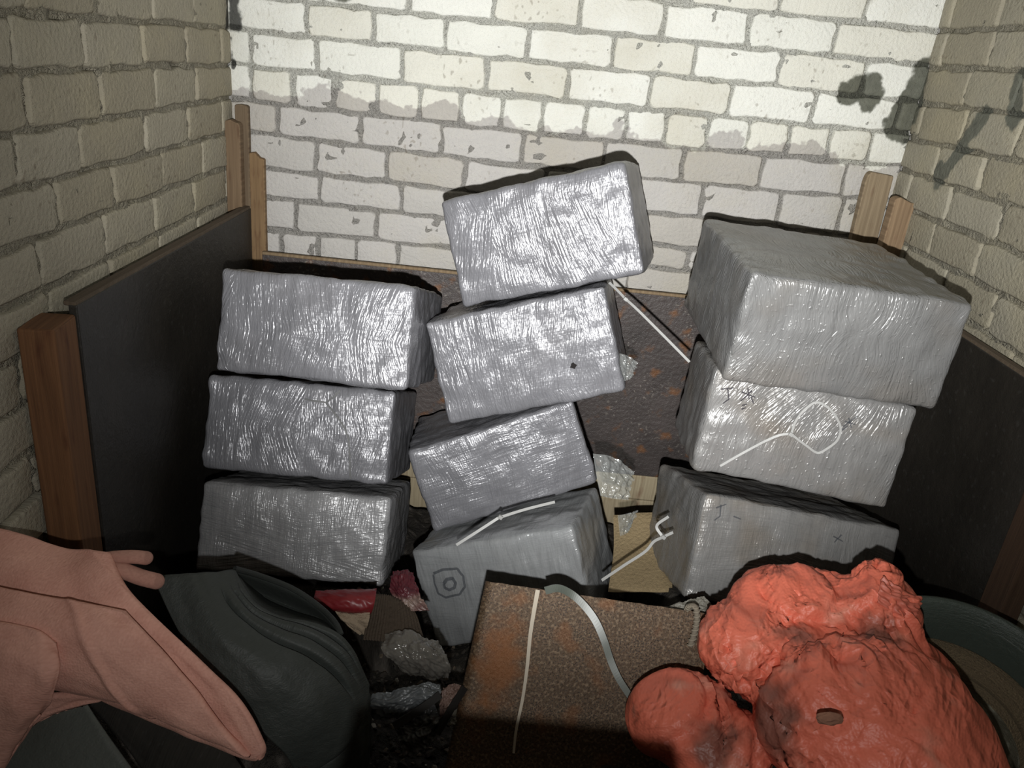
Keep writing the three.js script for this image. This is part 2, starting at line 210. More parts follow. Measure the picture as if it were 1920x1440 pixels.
{
  const dark = new THREE.MeshStandardMaterial({ map: rep(darkTex, 1, 1), bumpMap: rep(plasterBump, 1.5, 1.5), bumpScale: 0.002, roughness: 0.55 });
  const rust = new THREE.MeshStandardMaterial({ map: rep(boardTex, 1.2, 1.2, 0.2, 0.1), bumpMap: rep(plasterBump, 2.5, 2.5), bumpScale: 0.003, roughness: 0.55 });
  const edgeM = wood(0.34, 0.25, 0.15);
  const uvBox = (g, s) => { const p = g.attributes.position, n = g.attributes.normal, u = g.attributes.uv; for (let i = 0; i < p.count; i++) { const ax = Math.abs(n.getX(i)), ay = Math.abs(n.getY(i)), az = Math.abs(n.getZ(i)); ax > ay && ax > az ? u.setXY(i, p.getZ(i) * s, p.getY(i) * s) : ay > az ? u.setXY(i, p.getX(i) * s, p.getZ(i) * s) : u.setXY(i, p.getX(i) * s, p.getY(i) * s); } return g; };
  // left
  let t = thing('side_board', 'dark brown board lining the left wall beside the left parcel stack', 'board', 'boards lining the bin', [-0.85, 0, 0.577]);
  mesh('panel', uvBox(block(0.018, 1.10, 1.06, 0.003), 1), dark, t).position.set(0, 0.572, 0);
  mesh('top_edge', uvBox(block(0.026, 0.010, 1.058, 0.003), 1), wood(0.14, 0.105, 0.07), t).position.set(-0.006, 1.124, 0);
  // right
  t = thing('side_board', 'dark board lining the right wall behind the right parcel stack', 'board', 'boards lining the bin', [1.16, 0, 0.632]);
  mesh('panel', uvBox(block(0.018, 1.11, 0.91, 0.003), 1), dark, t).position.set(0, 0.567, 0);
  mesh('top_edge', uvBox(block(0.022, 0.010, 0.905, 0.003), 1), wood(0.16, 0.12, 0.08), t).position.set(0.004, 1.124, 0);
  // back
  t = thing('back_panel', 'rusty dark panel standing against the back wall behind the middle stack', 'panel', null, [0.165, 0, 0.052]);
  mesh('panel', uvBox(block(1.94, 0.676, 0.014, 0.003), 1), rust, t).position.set(0, 0.640, 0);
  mesh('top_edge', uvBox(block(1.94, 0.010, 0.016, 0.003), 1), edgeM, t).position.set(0, 0.982, 0);
  // cream planks under the panel
  const cream = wood(0.62, 0.53, 0.36);
  single('cream_plank', 'pale cream plank directly under the rusty back panel', 'plank', uvBox(block(1.9, 0.098, 0.02, 0.004), 1), cream).position.set(0.165, 0.252, 0.05);
  single('cream_plank', 'lower pale plank half hidden by torn film beside the right stack', 'plank', uvBox(block(1.9, 0.18, 0.02, 0.004), 1), cream).position.set(0.165, 0.111, 0.052);
  // stakes in the far corners
  const stake = (label, w, h, d, p, rz, col, top) => {
    const s = new THREE.Shape(); s.moveTo(-w / 2, 0); s.lineTo(w / 2, 0); s.lineTo(w / 2, h - top[2]); s.quadraticCurveTo(w / 2, h - top[1], w / 2 - 0.012, h - top[1]); s.lineTo(-w / 2 + 0.014, h); s.quadraticCurveTo(-w / 2, h - 0.002, -w / 2, h - top[0]); s.closePath();
    const g = new THREE.ExtrudeGeometry(s, { depth: d - 0.006, bevelEnabled: true, bevelSize: 0.003, bevelThickness: 0.003, bevelSegments: 2 });
    const m = single('wooden_stake', label, 'stake', g, wood(...col), 'wooden stakes in the back corners'); m.position.set(...p); m.rotation.z = rz; return m;
  };
  stake('broad weathered stake standing in the far left corner', 0.042, 1.388, 0.034, [-0.884, 0, 0.042], 0, [0.25, 0.17, 0.10], [0.012, 0.006, 0.02]);
  stake('tallest stake tip just behind the broad stake, far left corner', 0.036, 1.432, 0.022, [-0.868, 0, 0.012], 0, [0.22, 0.16, 0.10], [0.006, 0.001, 0.006]);
  stake('short split stake beside the far end of the left board', 0.042, 1.292, 0.022, [-0.822, 0, 0.010], 0.003, [0.31, 0.20, 0.10], [0.004, 0.016, 0.02]);
  stake('grey leaning stake behind the top right parcel', 0.078, 1.432, 0.03, [1.158, 0, 0.012], 0.024, [0.36, 0.28, 0.18], [0.04, 0.006, 0.01]);
  stake('shorter brown stake in the far right corner', 0.058, 1.378, 0.04, [1.162, 0, 0.125], -0.002, [0.36, 0.25, 0.15], [0.01, 0.012, 0.014]);
  // near posts
  const pl = single('wooden_post', 'brown square post at the near end of the left board', 'post', uvBox(block(0.068, 1.105, 0.10, 0.006), 1), wood(0.24, 0.11, 0.045)); pl.position.set(-0.872, 0.5525, 1.162); pl.rotation.y = 0.12;
  const pr = single('wooden_post', 'dark brown post at the near end of the right board', 'post', uvBox(block(0.05, 1.10, 0.07, 0.006), 1), wood(0.10, 0.055, 0.03)); pr.position.set(1.165, 0.55, 1.13);
}

// ------------------------------------------------------------------ debris on the floor
const parcels = {};
const PARC = { L1: [-0.4583, 0.9001, 0.4836, -0.0808, -0.329, 0.0299, 0.5103, 0.2742, 0.4585], L2: [-0.521, 0.5722, 0.4502, -0.0343, -0.4115, 0.0225, 0.5202, 0.2684, 0.4639], L3: [-0.4974, 0.3429, 0.6116, -0.0227, -0.4103, 0.0165, 0.5122, 0.2478, 0.4423], C1: [0.1208, 1.207, 0.3328, -0.217, -0.1129, 0.3388, 0.5058, 0.2971, 0.4428], C2: [0.0967, 0.8788, 0.3711, -0.1421, -0.1598, 0.3461, 0.5087, 0.3017, 0.4603], C3: [0.0327, 0.5227, 0.3756, 0.0436, -0.2248, 0.3934, 0.5061, 0.2665, 0.4551], C4: [0.1174, 0.2881, 0.6513, -0.2849, -0.1749, 0.4172, 0.4877, 0.304, 0.358], R1: [0.7643, 1.153, 0.6489, -0.0083, 0.0262, -0.0384, 0.5043, 0.2667, 0.5516], R2: [0.755, 0.8555, 0.694, -0.0893, -0.1719, -0.073, 0.4856, 0.2692, 0.3997], R3: [0.7702, 0.4923, 0.7207, 0.0755, -0.3229, -0.1203, 0.5287, 0.2804, 0.42] };
const bottoms = ['L3', 'C4', 'R3'].map((k) => { const b = PARC[k], q = new THREE.Quaternion().setFromEuler(new THREE.Euler(b[4], b[3], b[5], 'YXZ')); return { b, q, inv: q.clone().invert(), c: new THREE.Vector3(b[0], b[1], b[2]), dn: new THREE.Vector3(0, -1, 0).applyQuaternion(q) }; });
function heapY(x, z) {
  let y = 0.10 + 0.05 * fbm(x * 5, z * 5, 3, 3) + 0.02 * n3(x * 22, z * 22, 5);
  y += sst(0.9, 1.25, z) * (0.17 * sst(-0.16, -0.34, x) + 0.15 * sst(0.1, 0.35, x) + 0.07) + 0.10 * sst(0.35, 0.6, x) * sst(0.2, 0.5, z);
  y = mix(y, 0.02, sst(1.6, 1.96, z));
  for (const { b, c, dn } of bottoms) { // dented under the parcels
    const d = c.clone().addScaledVector(dn, b[7] / 2), dx = Math.abs(x - d.x), dz = Math.abs(z - d.z), yb = d.y - (dn.x * (x - d.x) + dn.z * (z - d.z)) / dn.y;
    if (dx < b[6] * 0.56 && dz < b[8] * 0.58) { const w = sst(0.62, 0.46, Math.max(dx / b[6], dz / b[8])); y = mix(y, Math.max(0.004, yb - 0.012), Math.max(w, y > yb - 0.012 ? 1 : 0)); }
  }
  return Math.max(0.004, y);
}
{
  const nx = 150, nz = 150, x0 = X0 + 0.09, x1 = X1 - 0.06, z0 = 0.075, z1 = 2.0, pos = [], uv = [], ind = [], col = [];
  for (let j = 0; j <= nz; j++) for (let i = 0; i <= nx; i++) { const x = mix(x0, x1, i / nx), z = mix(z0, z1, j / nz), e = (i === 0 || j === 0 || i === nx || j === nz); pos.push(x, e ? 0.0 : heapY(x, z), z); uv.push(x, z); const k = 0.6 + 0.9 * Math.max(0, fbm(x * 16, z * 16, 8, 3) + 0.2), w = sst(0.25, 0.4, n3(x * 45, z * 45, 6)); col.push(mix(0.032 * k, 0.16, w * 0.6), mix(0.026 * k, 0.14, w * 0.6), mix(0.020 * k, 0.12, w * 0.6)); }
  for (let j = 0; j < nz; j++) for (let i = 0; i < nx; i++) { const a = j * (nx + 1) + i, b = a + 1, c = b + nx + 1, d = a + nx + 1; ind.push(a, c, b, a, d, c); }
  const g = new THREE.BufferGeometry(); g.setAttribute('position', new THREE.Float32BufferAttribute(pos, 3)); g.setAttribute('uv', new THREE.Float32BufferAttribute(uv, 2)); g.setAttribute('color', new THREE.Float32BufferAttribute(col, 3)); g.setIndex(ind); g.computeVertexNormals();
  const m = single('debris_heap', 'dark heap of dirt and rubble the parcels rest on', 'debris', g, new THREE.MeshStandardMaterial({ vertexColors: true, bumpMap: rep(plasterBump, 3, 3), bumpScale: 0.012, roughness: 0.85 })); m.userData.kind = 'stuff';
  // crumbs, uncountable
  const cg = new THREE.IcosahedronGeometry(1, 0), im = new THREE.InstancedMesh(cg, new THREE.MeshStandardMaterial({ color: 0xffffff, roughness: 0.8 }), 900), M = new THREE.Matrix4();
  for (let i = 0; i < 900; i++) { const x = rr(-0.32, 0.12), z = rr(0.75, 1.42), s = rr(0.002, 0.008) * (rnd() < 0.1 ? 2 : 1); M.compose(new THREE.Vector3(x, heapY(x, z) + s * 0.2, z), new THREE.Quaternion().setFromEuler(new THREE.Euler(rr(0, 6), rr(0, 6), rr(0, 6))), new THREE.Vector3(s * rr(0.6, 2.2), s * 0.6, s)); im.setMatrixAt(i, M); const t = rnd(), c = t < 0.75 ? [0.04, 0.032, 0.025] : t < 0.92 ? [0.14, 0.11, 0.08] : [0.4, 0.37, 0.32]; im.setColorAt(i, lin(...c)); }
  im.name = 'rubble_crumbs'; im.userData = { kind: 'stuff', label: 'small crumbs of rubble scattered over the dark heap', category: 'rubble' }; im.castShadow = im.receiveShadow = true; scene.add(im);
}

// ------------------------------------------------------------------ film-wrapped parcels
const streak = (x, y, s) => { const w = 0.10 * n3(x * 6, y * 4, s) + 0.03 * n3(x * 30, y * 10, s + 1); const a = n3(x * 105 + w * 14, y * 6.5, s + 2), b = n3(x * 230 + w * 20, y * 15, s + 3), c = n3(x * 420, y * 90, s + 4), q = sst(-0.3, 0.3, n3(x * 9, y * 9, s + 6)); return (1 - Math.abs(a) * 1.9) * mix(0.26, 0.44, q) + (0.5 - Math.abs(b)) * 0.42 + c * 0.22; };
const fTile = 0.62;
// vertical wrinkles in overlapping turns of film, each turn pulled at its own slant
const filmV = tex(1024, 1024, (u, v) => { const x = u * fTile, y = v * fTile, q = x / 0.155 + 0.35 * n3(x * 3, y * 4, 77) + y * 0.5, id = Math.floor(q), a = [0.05, 0.30, -0.10, -0.28][((id % 4) + 4) % 4], f = q - id; const p = x * Math.cos(a) - y * Math.sin(a), w = x * Math.sin(a) + y * Math.cos(a); return 0.27 + streak(p, w, 1 + id * 3) * 0.58 + 0.10 * streak(y, x, 12) + 0.22 * n3(x * 38, y * 34, 8) * sst(0, 0.3, n3(x * 6, y * 6, 9) + 0.1) + 0.08 * sst(0.06, 0, Math.min(f, 1 - f)); });
const filmX = tex(1024, 1024, (u, v) => { const x = u * fTile, y = v * fTile; const m = sst(-0.25, 0.25, n3(x * 7, y * 7, 40)); return 0.26 + mix(streak(x, y, 20), streak(y * 0.9 + x * 0.12, x, 24), 0.35 + 0.4 * m) * 0.66 + 0.2 * n3(x * 48, y * 40, 28) * m; });
const filmD = tex(1024, 1024, (u, v) => { const x = u * fTile, y = v * fTile, a = 0.5 + 0.25 * n3(x * 3, y * 3, 60), p = x * Math.cos(a) - y * Math.sin(a) * 0.7, q = x * Math.sin(a) + y * Math.cos(a); const m = sst(-0.2, 0.35, n3(x * 5, y * 5, 66)); return 0.3 + streak(p, q, 50) * mix(0.25, 0.7, m) + 0.3 * Math.max(0, n3(x * 120, y * 120, 70) - 0.28) * 2; });
const filmCol = (tint, sd) => tex(512, 512, (u, v) => { const x = u * fTile, y = v * fTile; const g = fbm(x * 9, y * 9, sd, 3), h = streak(x, y, sd + 3), t = sst(-0.05, 0.35, fbm(x * 5, y * 6, sd + 20, 3)) * tint; const k = 0.33 + 0.08 * g + 0.12 * (h - 0.2); return [mix(k, k * 0.86, t), mix(k * 1.0, k * 0.74, t), mix(k * 1.025, k * 0.62, t)]; }, true);
const colA = filmCol(0.06, 3), colB = filmCol(0.35, 60), colC = filmCol(0.62, 90);
const clearFilm = new THREE.MeshPhysicalMaterial({ color: 0xf4f6f5, transmission: 0.9, roughness: 0.12, thickness: 0, ior: 1.45, bumpMap: rep(filmD, 3, 3), bumpScale: 0.002 });
function filmMat(bump, col, o) { return new THREE.MeshPhysicalMaterial({ color: lin(...(o.c || [0.55, 0.55, 0.58])), map: rep(col, 1 / fTile, 1 / fTile, rnd(), rnd()), bumpMap: rep(bump, 1 / fTile, 1 / fTile, rnd(), rnd()), bumpScale: o.bs || 0.0036, metalness: o.m ?? 0.16, roughness: o.r ?? 0.29, clearcoat: o.cc ?? 0.0, clearcoatRoughness: 0.22 }); }
function makeParcel(key, label, bump, col, o = {}) {
  const b = PARC[key], [w, h, d] = [b[6], b[7], b[8]], r = o.rad || 0.017, sd = key.charCodeAt(0) * 3 + key.charCodeAt(1) * 11;
  const t = thing('wrapped_parcel', label, 'parcel', 'film-wrapped parcels in three stacks', [b[0], b[1], b[2]]);
  t.rotation.order = 'YXZ'; t.rotation.set(b[4], b[3], b[5]);
  const surf = (p, n) => {   // how far the wrap stands off the carton at p
    const ex = Math.abs(p[0]) / (w / 2), ey = Math.abs(p[1]) / (h / 2), ez = Math.abs(p[2]) / (d / 2);
    let e = 0.005 * (1 - ex * ex * 0.9) * (n[2] * n[2]) * (1 - ey * ey * 0.8) - 0.0034;
    e += 0.007 * fbm(p[0] * 7 + sd, p[1] * 7, p[2] * 7, 2) + 0.0035 * n3(p[0] * 24, p[1] * 24 + sd, p[2] * 24);
    const edge = Math.max(sst(0.72, 1, ex) * sst(0.72, 1, ey), sst(0.72, 1, ex) * sst(0.72, 1, ez), sst(0.72, 1, ez) * sst(0.72, 1, ey));
    e += edge * 0.009 * fbm(p[0] * 16, p[1] * 16 + sd, p[2] * 16, 2) - edge * 0.002;
    e += 0.0016 * (0.4 - Math.abs(n3(p[0] * 55 + sd, p[1] * 7, p[2] * 20))) * (n[2] > 0.5 ? 1 : 0.4);
    return e;
  };
  const map = (x, y, z) => { const c = [clamp(x, -w / 2 + r, w / 2 - r), clamp(y, -h / 2 + r, h / 2 - r), clamp(z, -d / 2 + r, d / 2 - r)]; let n = [x - c[0], y - c[1], z - c[2]]; const l = Math.hypot(...n) || 1; n = n.map((q) => q / l); const p = [0, 1, 2].map((q) => c[q] + n[q] * r), e = surf(p, n); return [p[0] + n[0] * e, p[1] + n[1] * e, p[2] + n[2] * e]; };
  const g = new THREE.BoxGeometry(w, h, d, Math.round(w / 0.0075), Math.round(h / 0.0075), Math.round(d / 0.0095)), p = g.attributes.position, n = g.attributes.normal, u = g.attributes.uv;
  for (let i = 0; i < p.count; i++) {
    const x = p.getX(i), y = p.getY(i), z = p.getZ(i), nx = n.getX(i), ny = n.getY(i);
    if (Math.abs(nx) > 0.5) u.setXY(i, z, y); else if (Math.abs(ny) > 0.5) u.setXY(i, o.topAlong ? z : x, o.topAlong ? x : z); else u.setXY(i, o.turn ? y : x, o.turn ? x : y);
    p.setXYZ(i, ...map(x, y, z));
  }
  smoothSeams(g); mesh('film_wrap', g, filmMat(bump, col, o), t); t.updateMatrixWorld(true);
  const P = { t, w, h, d, front: (x, y, off = 0.001) => { const q = map(x, y, d / 2); return [q[0], q[1], q[2] + off]; }, world: (a) => t.localToWorld(V(a)).toArray() };
  parcels[key] = P; return P;
}
makeParcel('L1', 'bright silver film-wrapped parcel on top of the left-hand stack', filmV, colA);
makeParcel('L2', 'middle film-wrapped parcel of the left-hand stack with a thin tie on its front', filmV, colA, { bs: 0.0034 });
makeParcel('L3', 'bottom film-wrapped parcel of the left-hand stack above the red bundle', filmX, colA, { c: [0.92, 0.92, 0.92], bs: 0.0042 });
makeParcel('C1', 'tilted silver film-wrapped parcel on top of the middle stack', filmV, colA);
makeParcel('C2', 'second parcel from the top of the middle stack, with a small dark hole', filmV, colA);
makeParcel('C3', 'third parcel from the top of the middle stack, rumpled film across its front', filmX, colA, { turn: true });
makeParcel('C4', 'bottom parcel of the middle stack with a faint square stamp, behind the rusty sheet', filmX, colA, { c: [0.95, 0.98, 0.98], bs: 0.0022 });
makeParcel('R1', 'large film-wrapped parcel on top of the right-hand stack, its top face showing', filmD, colB, { c: [0.52, 0.52, 0.505], m: 0.12, topAlong: false });
makeParcel('R2', 'middle parcel of the right-hand stack with a looped tie and ink scribbles', filmD, colC, { c: [0.62, 0.61, 0.585], m: 0.12 });
makeParcel('R3', 'bottom parcel of the right-hand stack behind the red sack', filmX, colC, { c: [0.66, 0.65, 0.62], m: 0.14, bs: 0.0034 });
{ // ink, hole and loose film on single parcels
  const ink = new THREE.MeshStandardMaterial({ color: lin(0.035, 0.03, 0.04), roughness: 0.6, transparent: true, opacity: 0.6 });
  const faint = new THREE.MeshStandardMaterial({ color: lin(0.06, 0.07, 0.09), roughness: 0.6, transparent: true, opacity: 0.24 });
  const stroke = (key, name, lines, w, mat) => { const P = parcels[key], gs = lines.map((l) => { const q = []; for (let i = 0; i + 1 < l.length; i++) for (let k = 0; k < 3; k++) q.push([mix(l[i][0], l[i + 1][0], k / 3), mix(l[i][1], l[i + 1][1], k / 3)]); q.push(l[l.length - 1]); return strap(q.map(([x, y]) => P.front(x, y, 0.0012)), w, 0.0006, [0, 0, 1], 0.7); }); const m = mesh(name, mergeGeometries(gs), mat, P.t); m.userData.label = name === 'stamp' ? 'faint dark square stamp' : 'dark ink scribble'; };
  stroke('R2', 'ink_mark', [[[-0.217, 0.079], [-0.189, 0.089]], [[-0.203, 0.085], [-0.194, 0.06], [-0.204, 0.046]], [[-0.169, 0.083], [-0.135, 0.077]], [[-0.146, 0.091], [-0.166, 0.061]], [[-0.157, 0.094], [-0.148, 0.07]], [[-0.145, 0.076], [-0.136, 0.062]], [[-0.16, 0.051], [-0.15, 0.057]], [[-0.159, 0.042], [-0.15, 0.048]]], 0.0034, ink);
  stroke('R2', 'ink_mark', [[[0.08, 0.05], [0.106, 0.082]], [[0.081, 0.064], [0.107, 0.061]], [[0.08, 0.042], [0.091, 0.055]], [[0.088, 0.073], [0.1, 0.052]]], 0.004, faint);
  stroke('R3', 'ink_mark', [[[-0.229, 0.105], [-0.204, 0.118]], [[-0.218, 0.115], [-0.214, 0.086], [-0.225, 0.073]], [[-0.18, 0.092], [-0.159, 0.088]]], 0.004, faint);
  stroke('R3', 'ink_mark', [[[0.084, 0.088], [0.112, 0.079]], [[0.105, 0.095], [0.09, 0.073]]], 0.004, faint);
  stroke('C4', 'stamp', [[[-0.186, 0.074], [-0.154, 0.082], [-0.109, 0.079], [-0.099, 0.056], [-0.102, 0.025], [-0.123, 0.006], [-0.167, 0.002], [-0.186, 0.017], [-0.19, 0.046], [-0.187, 0.071]]], 0.0075, faint);
  stroke('C4', 'stamp', [[[-0.162, 0.042], [-0.149, 0.053], [-0.133, 0.053], [-0.127, 0.039], [-0.134, 0.026], [-0.15, 0.022], [-0.162, 0.03], [-0.162, 0.042]]], 0.010, faint);
  { const P = parcels.C2, o = [0.126, -0.048], s = new THREE.Shape(), R = [1, 0.7, 1.1, 0.9, 0.6, 1, 0.8, 1.15, 0.75]; R.forEach((r, i) => { const a = i / R.length * 6.283, x = Math.cos(a) * r * 0.0105, y = Math.sin(a) * r * 0.0085; i ? s.lineTo(x, y) : s.moveTo(x, y); }); const g = new THREE.ExtrudeGeometry(s, { depth: 0.0006, bevelEnabled: false }); const m = mesh('hole', g, new THREE.MeshStandardMaterial({ color: lin(0.012, 0.01, 0.01), roughness: 1 }), P.t); m.position.set(...P.front(o[0], o[1], 0.0012)); m.userData.label = 'small dark hole in the film'; }
  const flap = (key, ctrl, sc = 0.012) => { const P = parcels[key], inv = P.t.matrixWorld.clone().invert(); const c = ctrl.map((r) => r.map((q) => V(q).applyMatrix4(inv).toArray())); const m = mesh('loose_film', loft(c, 40, 40, 0.0008, (u, v) => sc * (0.6 * n3(u * 7, v * 5, 3) + 0.5 * (0.3 - Math.abs(n3(u * 12 + v * 3, v * 9, 8)))) * sst(0, 0.25, u), [0, 0, 1]), clearFilm, P.t); m.userData.label = 'crumpled clear film flap'; };
  flap('C3', [[[0.271, 0.713, 0.724], [0.33, 0.695, 0.7], [0.394, 0.652, 0.687]], [[0.285, 0.662, 0.745], [0.342, 0.645, 0.732], [0.392, 0.617, 0.702]], [[0.302, 0.612, 0.767], [0.34, 0.599, 0.752], [0.385, 0.584, 0.726]]], 0.02);
  flap('C2', [[[0.318, 0.95, 0.583], [0.348, 0.938, 0.567], [0.379, 0.918, 0.554]], [[0.325, 0.913, 0.598], [0.354, 0.906, 0.58], [0.372, 0.898, 0.562]], [[0.334, 0.881, 0.612], [0.354, 0.879, 0.591], [0.368, 0.883, 0.568]]], 0.012);
  flap('C4', [[[0.362, 0.538, 0.734], [0.394, 0.536, 0.714], [0.423, 0.536, 0.693]], [[0.368, 0.513, 0.744], [0.397, 0.509, 0.725], [0.414, 0.51, 0.704]], [[0.374, 0.487, 0.756], [0.394, 0.484, 0.735], [0.405, 0.488, 0.712]]], 0.012);
}

// ------------------------------------------------------------------ cable ties
const nylon = new THREE.MeshPhysicalMaterial({ color: lin(0.38, 0.38, 0.37), roughness: 0.42 });
const dullTie = new THREE.MeshPhysicalMaterial({ color: lin(0.10, 0.10, 0.10), roughness: 0.5 });
function tie(label, lines, head, w, mat, toward, hs = 0.0095) {
  const t = thing('cable_tie', label, 'cable tie', 'cable ties on the parcels', lines[0][0]), o = lines[0][0], rel = (p) => [p[0] - o[0], p[1] - o[1], p[2] - o[2]];
  lines.forEach((l, i) => mesh(i ? 'loop' : 'tail', strap(l.map(rel), w, 0.0014, toward, 1), mat, t));
  if (head) { const h = mesh('head', block(hs * 1.2, hs, hs * 0.8, 0.0015), mat, t); h.position.set(...rel(head)); h.rotation.z = -0.5; }
}
const onF = (key, pts, off = 0.002) => pts.map(([x, y]) => parcels[key].world(parcels[key].front(x, y, off)));
tie('long white cable tie sticking out right between the two upper middle parcels', [[[0.496, 0.967, 0.644], [0.423, 1.016, 0.579], [0.352, 1.062, 0.515], [0.327, 1.075, 0.487]], [[0.327, 1.075, 0.487], [0.307, 1.088, 0.46], [0.284, 1.101, 0.432]]], [0.328, 1.075, 0.49], 0.0068, nylon);
tie('thin dull tie bent down the front of the middle left parcel', [onF('L2', [[0.072, 0.079], [0.111, 0.04], [0.138, -0.001], [0.15, -0.065], [0.156, -0.123]]), onF('L2', [[0.013, 0.085], [0.046, 0.082], [0.072, 0.081]]), onF('L2', [[0.072, 0.081], [0.091, 0.098], [0.107, 0.117]])], null, 0.0048, dullTie);
tie('pale cable tie with a wide loop on the middle right parcel', [onF('R2', [[-0.173, -0.106], [-0.127, -0.058], [-0.08, -0.017], [-0.054, 0.002], [-0.033, 0.009]]), onF('R2', [[-0.033, 0.009], [-0.031, 0.039], [-0.019, 0.071], [0.004, 0.095], [0.034, 0.088], [0.06, 0.067], [0.075, 0.044], [0.074, 0.017], [0.058, -0.008], [0.04, -0.023], [0.008, -0.011], [-0.03, 0.007]], 0.004)], parcels.R2.world(parcels.R2.front(...[-0.033, 0.008], 0.004)), 0.0055, nylon);
tie('white cable tie lying on the bottom middle parcel', [[[-0.06, 0.539, 0.947], [-0.018, 0.57, 0.935], [0.037, 0.611, 0.919]], [[0.037, 0.611, 0.919], [0.101, 0.626, 0.893], [0.174, 0.64, 0.867]]], [0.041, 0.614, 0.921], 0.0068, nylon);
tie('white cable tie poking left off the bottom right parcel', [[[0.296, 0.528, 1.019], [0.349, 0.554, 0.987], [0.404, 0.582, 0.955], [0.422, 0.598, 0.938], [0.445, 0.605, 0.925]], [[0.445, 0.605, 0.925], [0.428, 0.625, 0.911], [0.457, 0.645, 0.892]], [[0.445, 0.605, 0.925], [0.47, 0.615, 0.915]]], [0.446, 0.606, 0.927], 0.0068, nylon);

// ------------------------------------------------------------------ rusty sheet with its strap and cord
const rustTex = tex(1024, 1024, (u, v) => { const x = u * 3, y = v * 3; const s = fbm(x * 3, y * 3, 7, 4), g = n3(x * 26, y * 26, 3), g2 = n3(x * 48, y * 48, 5), o = sst(0.08, 0.4, fbm(x * 2.2, y * 2.2, 31, 4)); let c = [0.115 + 0.07 * s, 0.072 + 0.045 * s, 0.042 + 0.03 * s]; c = c.map((q, i) => mix(q, [0.25, 0.175, 0.11][i], sst(-0.1, 0.5, g) * 0.75)); c = c.map((q, i) => mix(q, [0.022, 0.017, 0.013][i], sst(0.1, 0.4, g2 + 0.6 * s) * 0.7)); const l = sst(0.16, 0.02, Math.hypot((u - 0.13) * 1.1, (v - 0.32) * 0.6) + 0.12 * fbm(x * 5, y * 5, 44, 3)); return c.map((q, i) => mix(q, [0.24, 0.085, 0.02][i], Math.min(0.85, o * 0.4 + l * 0.8))); }, true);
{
  const TL = V([0.018, 0.6, 1.162]), TR = V([0.506, 0.584, 1.179]), BL = V([-0.008, 0.311, 1.369]), e1 = TR.clone().sub(TL).normalize(), dn = BL.clone().sub(TL), e2 = dn.clone().addScaledVector(e1, -dn.dot(e1)).normalize(), nn = new THREE.Vector3().crossVectors(e1, e2.clone().negate()).normalize(), L = 0.50, Ht = 0.40;
  const t = thing('rusty_sheet', 'rusty brown metal sheet leaning in front of the bottom middle parcel', 'metal sheet', null, TL.toArray());
  // profile across: back flange, bend, flat
  const prof = []; for (let i = 0; i <= 3; i++) prof.push([0, -0.05 + 0.01 * i]); for (let i = 1; i <= 8; i++) { const a = i / 8 * Math.PI / 2; prof.push([0.022 * (1 - Math.cos(a)), -0.022 + 0.022 * Math.sin(a)]); } for (let i = 1; i <= 30; i++) prof.push([0.022 + (L - 0.022) * i / 30, 0]);
  const pos = [], uv = [], ind = [], nr = 30, np = prof.length;
  for (const s of [0, -0.0025]) for (let j = 0; j <= nr; j++) for (let i = 0; i < np; i++) { const [a, d] = prof[i], dnn = j / nr * Ht, bend = 0.006 * n3(a * 5, dnn * 5, 2), skew = -0.03 * j / nr; const p = e1.clone().multiplyScalar(a + skew + (s && a < 0.02 ? 0.002 : 0)).addScaledVector(e2, dnn + 0.002 * n3(a * 40, 1, 1) * (j === 0)).addScaledVector(nn, d + bend + s); pos.push(p.x, p.y, p.z); uv.push(a, dnn); }
  const Bk = np * (nr + 1), q4 = (a, b, c, d) => ind.push(a, b, c, a, c, d);
  for (let j = 0; j < nr; j++) for (let i = 0; i + 1 < np; i++) { const a = j * np + i, b = a + 1, c = b + np, d = a + np; q4(a, d, c, b); q4(Bk + a, Bk + b, Bk + c, Bk + d); }
  for (let i = 0; i + 1 < np; i++) { q4(i, i + 1, Bk + i + 1, Bk + i); const o = nr * np; q4(o + i, Bk + o + i, Bk + o + i + 1, o + i + 1); }
  for (let j = 0; j < nr; j++) { const a = j * np, b = a + np - 1; q4(a, Bk + a, Bk + a + np, a + np); q4(b, b + np, Bk + b + np, Bk + b); }
  const g0 = new THREE.BufferGeometry(); g0.setAttribute('position', new THREE.Float32BufferAttribute(pos, 3)); g0.setAttribute('uv', new THREE.Float32BufferAttribute(uv, 2)); g0.setIndex(ind); g0.computeVertexNormals();
  mesh('sheet', g0, new THREE.MeshStandardMaterial({ map: rep(rustTex, 2, 2), bumpMap: rep(plasterBump, 4, 4), bumpScale: 0.002, metalness: 0.25, roughness: 0.62 }), t);
  single('band_strap', 'grey-green plastic band curving down over the rusty sheet', 'strap', strap([[0.15, 0.594, 1.167], [0.175, 0.606, 1.17], [0.201, 0.61, 1.188], [0.229, 0.598, 1.205], [0.257, 0.576, 1.226], [0.279, 0.545, 1.25], [0.296, 0.512, 1.272], [0.315, 0.485, 1.293], [0.343, 0.457, 1.315]], 0.017, 0.0025, [0, 0.4, 0.9], 0.8, 60), new THREE.MeshPhysicalMaterial({ color: lin(0.12, 0.135, 0.115), bumpMap: rep(filmV, 3, 3), bumpScale: 0.002, roughness: 0.35 }));
  single('white_cord', 'thin white cord hanging straight down the rusty sheet', 'cord', strap([[0.133, 0.598, 1.172], [0.129, 0.568, 1.196], [0.125, 0.521, 1.226], [0.124, 0.468, 1.266], [0.12, 0.416, 1.304], [0.112, 0.366, 1.343], [0.111, 0.33, 1.368]], 0.0095, 0.003, [0, 0.4, 0.9], 0.5, 60), new THREE.MeshStandardMaterial({ color: lin(0.60, 0.53, 0.43), roughness: 0.8 }));
